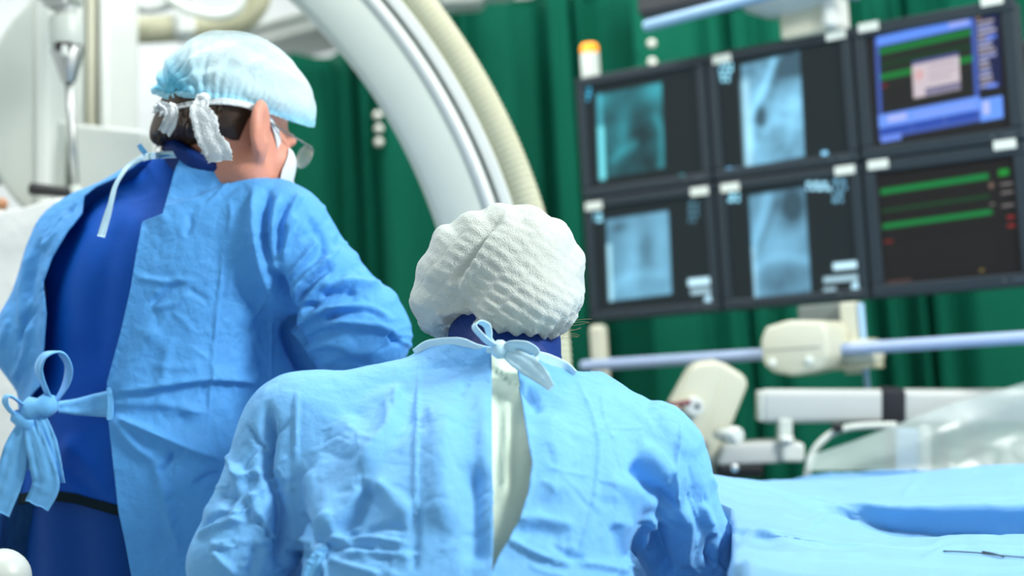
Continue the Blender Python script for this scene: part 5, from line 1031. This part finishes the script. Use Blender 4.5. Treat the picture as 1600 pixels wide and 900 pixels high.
D = 1.5 * sculpt(V, N, strokes, fc) + cloth_noise(V, 1.05, 33, 3, 1.2) + np.where(fc & (sg < 40), .005 * np.exp(-np.maximum(sg, 0) / 16), 0)
low = np.clip((.85 - V[:, 2]) / .35, 0, 1); ang = np.arctan2(V[:, 1] - y9[2], V[:, 0] - y9[1]); D += .016 * low * np.sin(ang * 9 + 2 * V[:, 2])
V = V + N * D[:, None]; T = tri(Q); N = normals(V, Q); u, v, _ = PX(V)
wo_neck = np.array([(200, 520), (640, 545), (672, 532), (716, 528), (760, 542), (800, 545), (845, 552), (880, 568), (900, 580), (1200, 600)])
f1 = np.where((N * (V - CAM)).sum(1) < 0, polysigned(u, v, np.array(wo_open)), 60.0)
f2 = np.where(np.linalg.norm(V[:, :2] - wneck[0][:2], axis=1) < .14, v - np.interp(u, wo_neck[:, 0], wo_neck[:, 1]), 60.0)
V, T = clip(V, T, np.minimum(np.minimum(f1, f2), (V[:, 2] - .42) * 900)); wg = make('gown', V, T, 'gownw', wo); shell(wg, .0022); wg['label'] = 'pale blue surgical gown parted by a narrow gap down the back'
def wo_in(p):
    f = loft(p, wst, WXd); f = smin(f, smin(rc(p, P(800, 606, 1.875), wS['R'][0], .052, .074), rc(p, P(760, 600, 1.875), wS['L'][0], .054, .074), .03), .06); return smin(f, rc(p, P(788, 600, 1.87), P(790, 530, 1.915), .095, .078), .05) + .031
V, Q = build(wo_in, *bounds(wS['R'][0], wS['L'][0], P(790, 540, 1.93), (y9[1], y9[2], .7), pad=.16), .010, 1); N = normals(V, Q)
D = sculpt(V, N, [('e', [(768, 566), (790, 590), (808, 612), (816, 640)], 10, 6), ('r', [(800, 620), (792, 700), (786, 800)], 9, 5), ('r', [(776, 600), (780, 680), (776, 780)], 9, -4)], facing(V, N)) + cloth_noise(V, 1, 15, 3, .5)
V = V + N * D[:, None]; u, v, _ = PX(V); V, T = clip(V, tri(Q), np.minimum((V[:, 2] - .62) * 900, np.where(np.linalg.norm(V[:, :2] - wneck[0][:2], axis=1) < .14, v - np.interp(u, wo_neck[:, 0], wo_neck[:, 1]) - 3, 60))); sc_ = make('green_undergown', V, T, 'scrub', wo); shell(sc_, .002)
hip = np.array([y9[1], y9[2], .82])
def trousers2(p):
    f = None
    for s in (-1, 1):
        h = hip + np.append(WXd * .085 * s, 0); q = leg(p, h, h + np.array([0, .05, -.40]), h + np.array([0, -.02, -.74]), (.105, .082, .072)); f = q if f is None else smin(f, q, .03)
    return f
V, Q = build(trousers2, *bounds(hip, hip * np.array([1, 1, 0]) + np.array([0, 0, .05]), pad=.24), .014, 1); V, T = clip(V, tri(Q), np.minimum(V[:, 2] - .06, .9 - V[:, 2])); make('trousers', V, T, 'trouser', wo)
for s in (-1, 1): shoe(wo, hip + np.append(WXd * .085 * s, -.74) + np.array([0, -.02, 0]), WYd)
for k, w in (('R', 1), ('L', -1)):
    a, b = wS[k][1], wS[k][2]; d = unit(unit(b - a) + np.array([0, .3, -.05])); fn = lambda p: smin(hand_sdf(p, b + d * .03, d, (0, -.2, 1), -w), rc(p, b - unit(b - a) * .05, b + d * .03, .034, .029), .02)
    V, Q = build(fn, *bounds(b, b + d * .22, pad=.08), .005, 1); make('glove', V, Q, 'glove', wo)
V, Fc = lathe([(.086, -.05), (.080, -.02), (.077, 0), (.077, .022), (.076, .038), (.069, .044), (.058, .044), (.056, 0)], P(788, 558, 1.92), unit(P(790, 490, 1.95) - P(790, 556, 1.915)), 60); V = V + .006 * fbm(V * 14, 3)[:, None] * np.array([0, -1, .6]); make('thyroid_collar', V, Fc, 'collar', wo)
def wo_hair(p):
    q = (p - whc) @ wR.T; f = head_sdf(p, whc, wR, .93, False) - .010; return smax(f, np.maximum(q[:, 1] - .055, np.maximum(-.06 - q[:, 2], q[:, 1] - .06 - q[:, 2] * .6)), .01)
V, Q = build(wo_hair, whc - .18, whc + .18, .008, 1); hr = make('hair', V, Q, 'hairb', wo); rs = np.random.RandomState(9); hs = []
for k in range(8):
    x, y = 884 + 2.5 * k, 532 - 4.5 * k + rs.uniform(-3, 3); L = rs.uniform(14, 26); g_ = rs.uniform(-.15, .45); d = 1.93
    hs.append(tube(catmull([P(x - 10, y, d), P(x + L * .4, y - L * .10 * (1 + g_), d), P(x + L, y - L * g_, d)], 7), np.linspace(.00028, .0001, 7), 4))
o = make('stray_hairs', *join(*hs), 'hairb', hr); o['kind'] = 'stuff'
def wo_cap(p):
    c = lambda x, y, d, a, b, z: ell((p - P(x, y, d)), (0, 0, 0), (a * 1.96 / F, b, z * 1.96 / F), np.array([_r, _f, _u]))
    f = c(800, 432, 1.97, 116, .118, 104); f = smin(f, c(724, 446, 1.985, 76, .10, 92), .03); f = smin(f, c(790, 390, 2.0, 100, .11, 66), .03); f = smin(f, c(828, 480, 1.915, 82, .088, 72), .025); f = smin(f, c(785, 494, 1.915, 64, .08, 56), .02); return smin(f, c(694, 478, 1.985, 50, .075, 60), .02)
V, Q = build(wo_cap, whc - .24, whc + .24, .0055, 1); N = normals(V, Q); fc = facing(V, N); u, v, _ = PX(V); sd = (V - whc) @ np.stack([_r, _u, _f], 1)
# woven ruffles: bands of short waves across lines that run down to the left
th = math.radians(50); al = sd[:, 0] * math.cos(th) + sd[:, 1] * math.sin(th); ac = -sd[:, 0] * math.sin(th) + sd[:, 1] * math.cos(th); wv = fbm(sd * 16, 2)
bw = .026; bi = np.floor(ac / bw); bf = ac / bw - bi; jit = np.sin(bi * 12.9898) * 43758.5453 % 1.0
ruf = np.sin((al + .012 * jit + .006 * wv + .10 * (bf - .5) * bw) * 2 * np.pi / .0145) * np.clip(np.sin(bf * np.pi) * 1.6, 0, 1) * (.55 + .45 * fbm(sd * 20 + 4, 2))
seam = np.exp(-((np.abs(bf - .5) - .5) / .05) ** 2)
cen = np.clip(1.15 - np.hypot(sd[:, 0], sd[:, 1]) / .125, .15, 1); D = .0027 * ruf * cen - .0010 * seam + .004 * fbm(sd * 12 + 2, 3) + .0012 * fbm(sd * 60, 2)
D += sculpt(V, N, [('r', [(770, 335), (752, 375), (728, 410), (716, 445), (735, 492)], 10, -9), ('c', [(775, 345), (752, 395), (725, 440), (722, 470)], 10, 8), ('r', [(790, 325), (740, 390), (700, 440)], 8, -5), ('r', [(700, 450), (716, 448), (728, 470)], 9, 6), ('r', [(735, 490), (712, 500), (690, 505)], 8, -9), ('r', [(725, 485), (700, 490), (680, 488)], 6, 5), ('r', [(728, 494), (700, 515), (672, 520)], 5, -5), ('r', [(700, 340), (680, 390), (672, 450)], 10, 4)], fc)
edge = np.array([(600, 520), (655, 520), (672, 530), (700, 528), (718, 510), (734, 496), (744, 516), (770, 528), (800, 537), (835, 536), (862, 530), (885, 518), (905, 492), (960, 470)])
lim = np.interp(u, edge[:, 0], edge[:, 1]); near = np.clip(1 - (lim - v) / 40, 0, 1); D += -.010 * near ** 2 + .003 * near * np.sin(np.arctan2(sd[:, 0], sd[:, 2]) * 40)
D += .0022 * np.sin(np.arctan2(sd[:, 1], sd[:, 0]) * 17 + 3 * fbm(sd * 9, 2)) * np.clip((np.hypot(sd[:, 0], sd[:, 1]) - .09) / .03, 0, 1)
V = V + N * D[:, None]; u, v, _ = PX(V); V, T = clip(V, tri(Q), np.interp(u, edge[:, 0], edge[:, 1]) - v); cp = make('bouffant_cap', V, T, 'capw', wo); cp['label'] = 'white ruffled bouffant cap with a deep pleat'
u, v, _ = PX(V); N3 = normals(V, T); lim = np.interp(u, edge[:, 0], edge[:, 1]) - v; Vb, Tb = clip(V + N3 * .001, T, np.minimum(lim + .5, 9 - lim)); make('cap_hem', Vb, Tb, 'capw', cp)
mk = make('face_mask', *clip(*(lambda VQ: (VQ[0], tri(VQ[1]), (lambda q: np.minimum(q[:, 1] - .050 - .25 * np.abs(q[:, 2] + .045), np.minimum(-.002 - q[:, 2], q[:, 2] + .118)))((VQ[0] - whc) @ wR.T)))(build(lambda p: smin(head_sdf(p, whc, wR, .93), ell((p - whc) @ wR.T, (0, .07, -.05), (.05, .05, .05)), .03) - .005, whc - .2, whc + .2, .008, 1))), 'mask', wo); shell(mk, .001)
# neck binding and bow
strip('neck_binding', [(648, 552), (672, 540), (716, 536), (745, 544), (770, 548)], [.012, .016, .015, .011, .009], 'tiep', wg, _u, base=wo_gown, off=.003, thick=.002)
strip('neck_binding', [(806, 556), (845, 558), (880, 573), (898, 586)], [.010, .014, .016, .012], 'tiep', wg, _u, base=wo_gown, off=.003, thick=.002)
nd = (hit(wo_gown, 782, 556) - CAM) @ _f - .012
strip('bow_loop', [(782, 545, nd), (764, 535, nd - .012), (750, 522, nd - .018), (741, 510, nd - .016), (748, 503, nd - .012), (760, 508, nd - .006), (764, 520, nd - .004), (766, 532, nd - .004), (782, 546, nd)], [.009, .011, .010, .009, .010, .012, .011, .010, .008], 'tiep', wg, unit(_r * .5 - _f * .6 + _u * .3), thick=.0016)
V, Fc = lathe([(.001, .012), (.007, .010), (.010, 0), (.007, -.010), (.001, -.012)], P(781, 546, nd - .004), _u + .3 * _r, 16); V = V + .002 * fbm(V * 90, 2)[:, None] * -_f; make('bow_knot', V, Fc, 'tiep', wg)
strip('bow_loop', [(782, 548, nd), (800, 542, nd - .010), (820, 544, nd - .012), (836, 554, nd - .01), (828, 566, nd - .008), (806, 562, nd - .004), (784, 550, nd)], [.008, .018, .022, .018, .018, .014, .008], 'tiep', wg, unit(_u * .8 - _f * .5), thick=.0016, crinkle=.0008)
strip('neck_tie', [(784, 550, nd - .002), (806, 560, nd - .012), (826, 572, nd - .020), (846, 588, nd - .034), (862, 606, nd - .050)], [.009, .022, .026, .020, .010], 'tiep', wg, unit(_u * .7 + _r * .5), thick=.0016, crinkle=.001)
strip('neck_tie', [(760, 547, nd + .002), (775, 548, nd - .002), (784, 549, nd - .004)], [.007, .008, .007], 'tiep', wg, _u, thick=.0016)
# waist tie gathered at the left
wt = lambda x, y, o=.004: tuple([x, y, (hit(wo_gown, x, y) - CAM) @ _f - o - .004])
strip('waist_tie', [wt(500, 862, .012), wt(494, 880, .014), wt(488, 900, .014), wt(484, 940, .012)], [.014, .020, .022, .020], 'tie', wg, _r, thick=.0016, crinkle=.0014)
V, Fc = lathe([(.001, .010), (.006, .008), (.008, 0), (.006, -.008), (.001, -.010)], P(*wt(502, 860, .002)), _r + .3 * _u, 16); V = V + .003 * fbm(V * 80, 2)[:, None] * -_f; make('tie_knot', V, Fc, 'tie', wg)
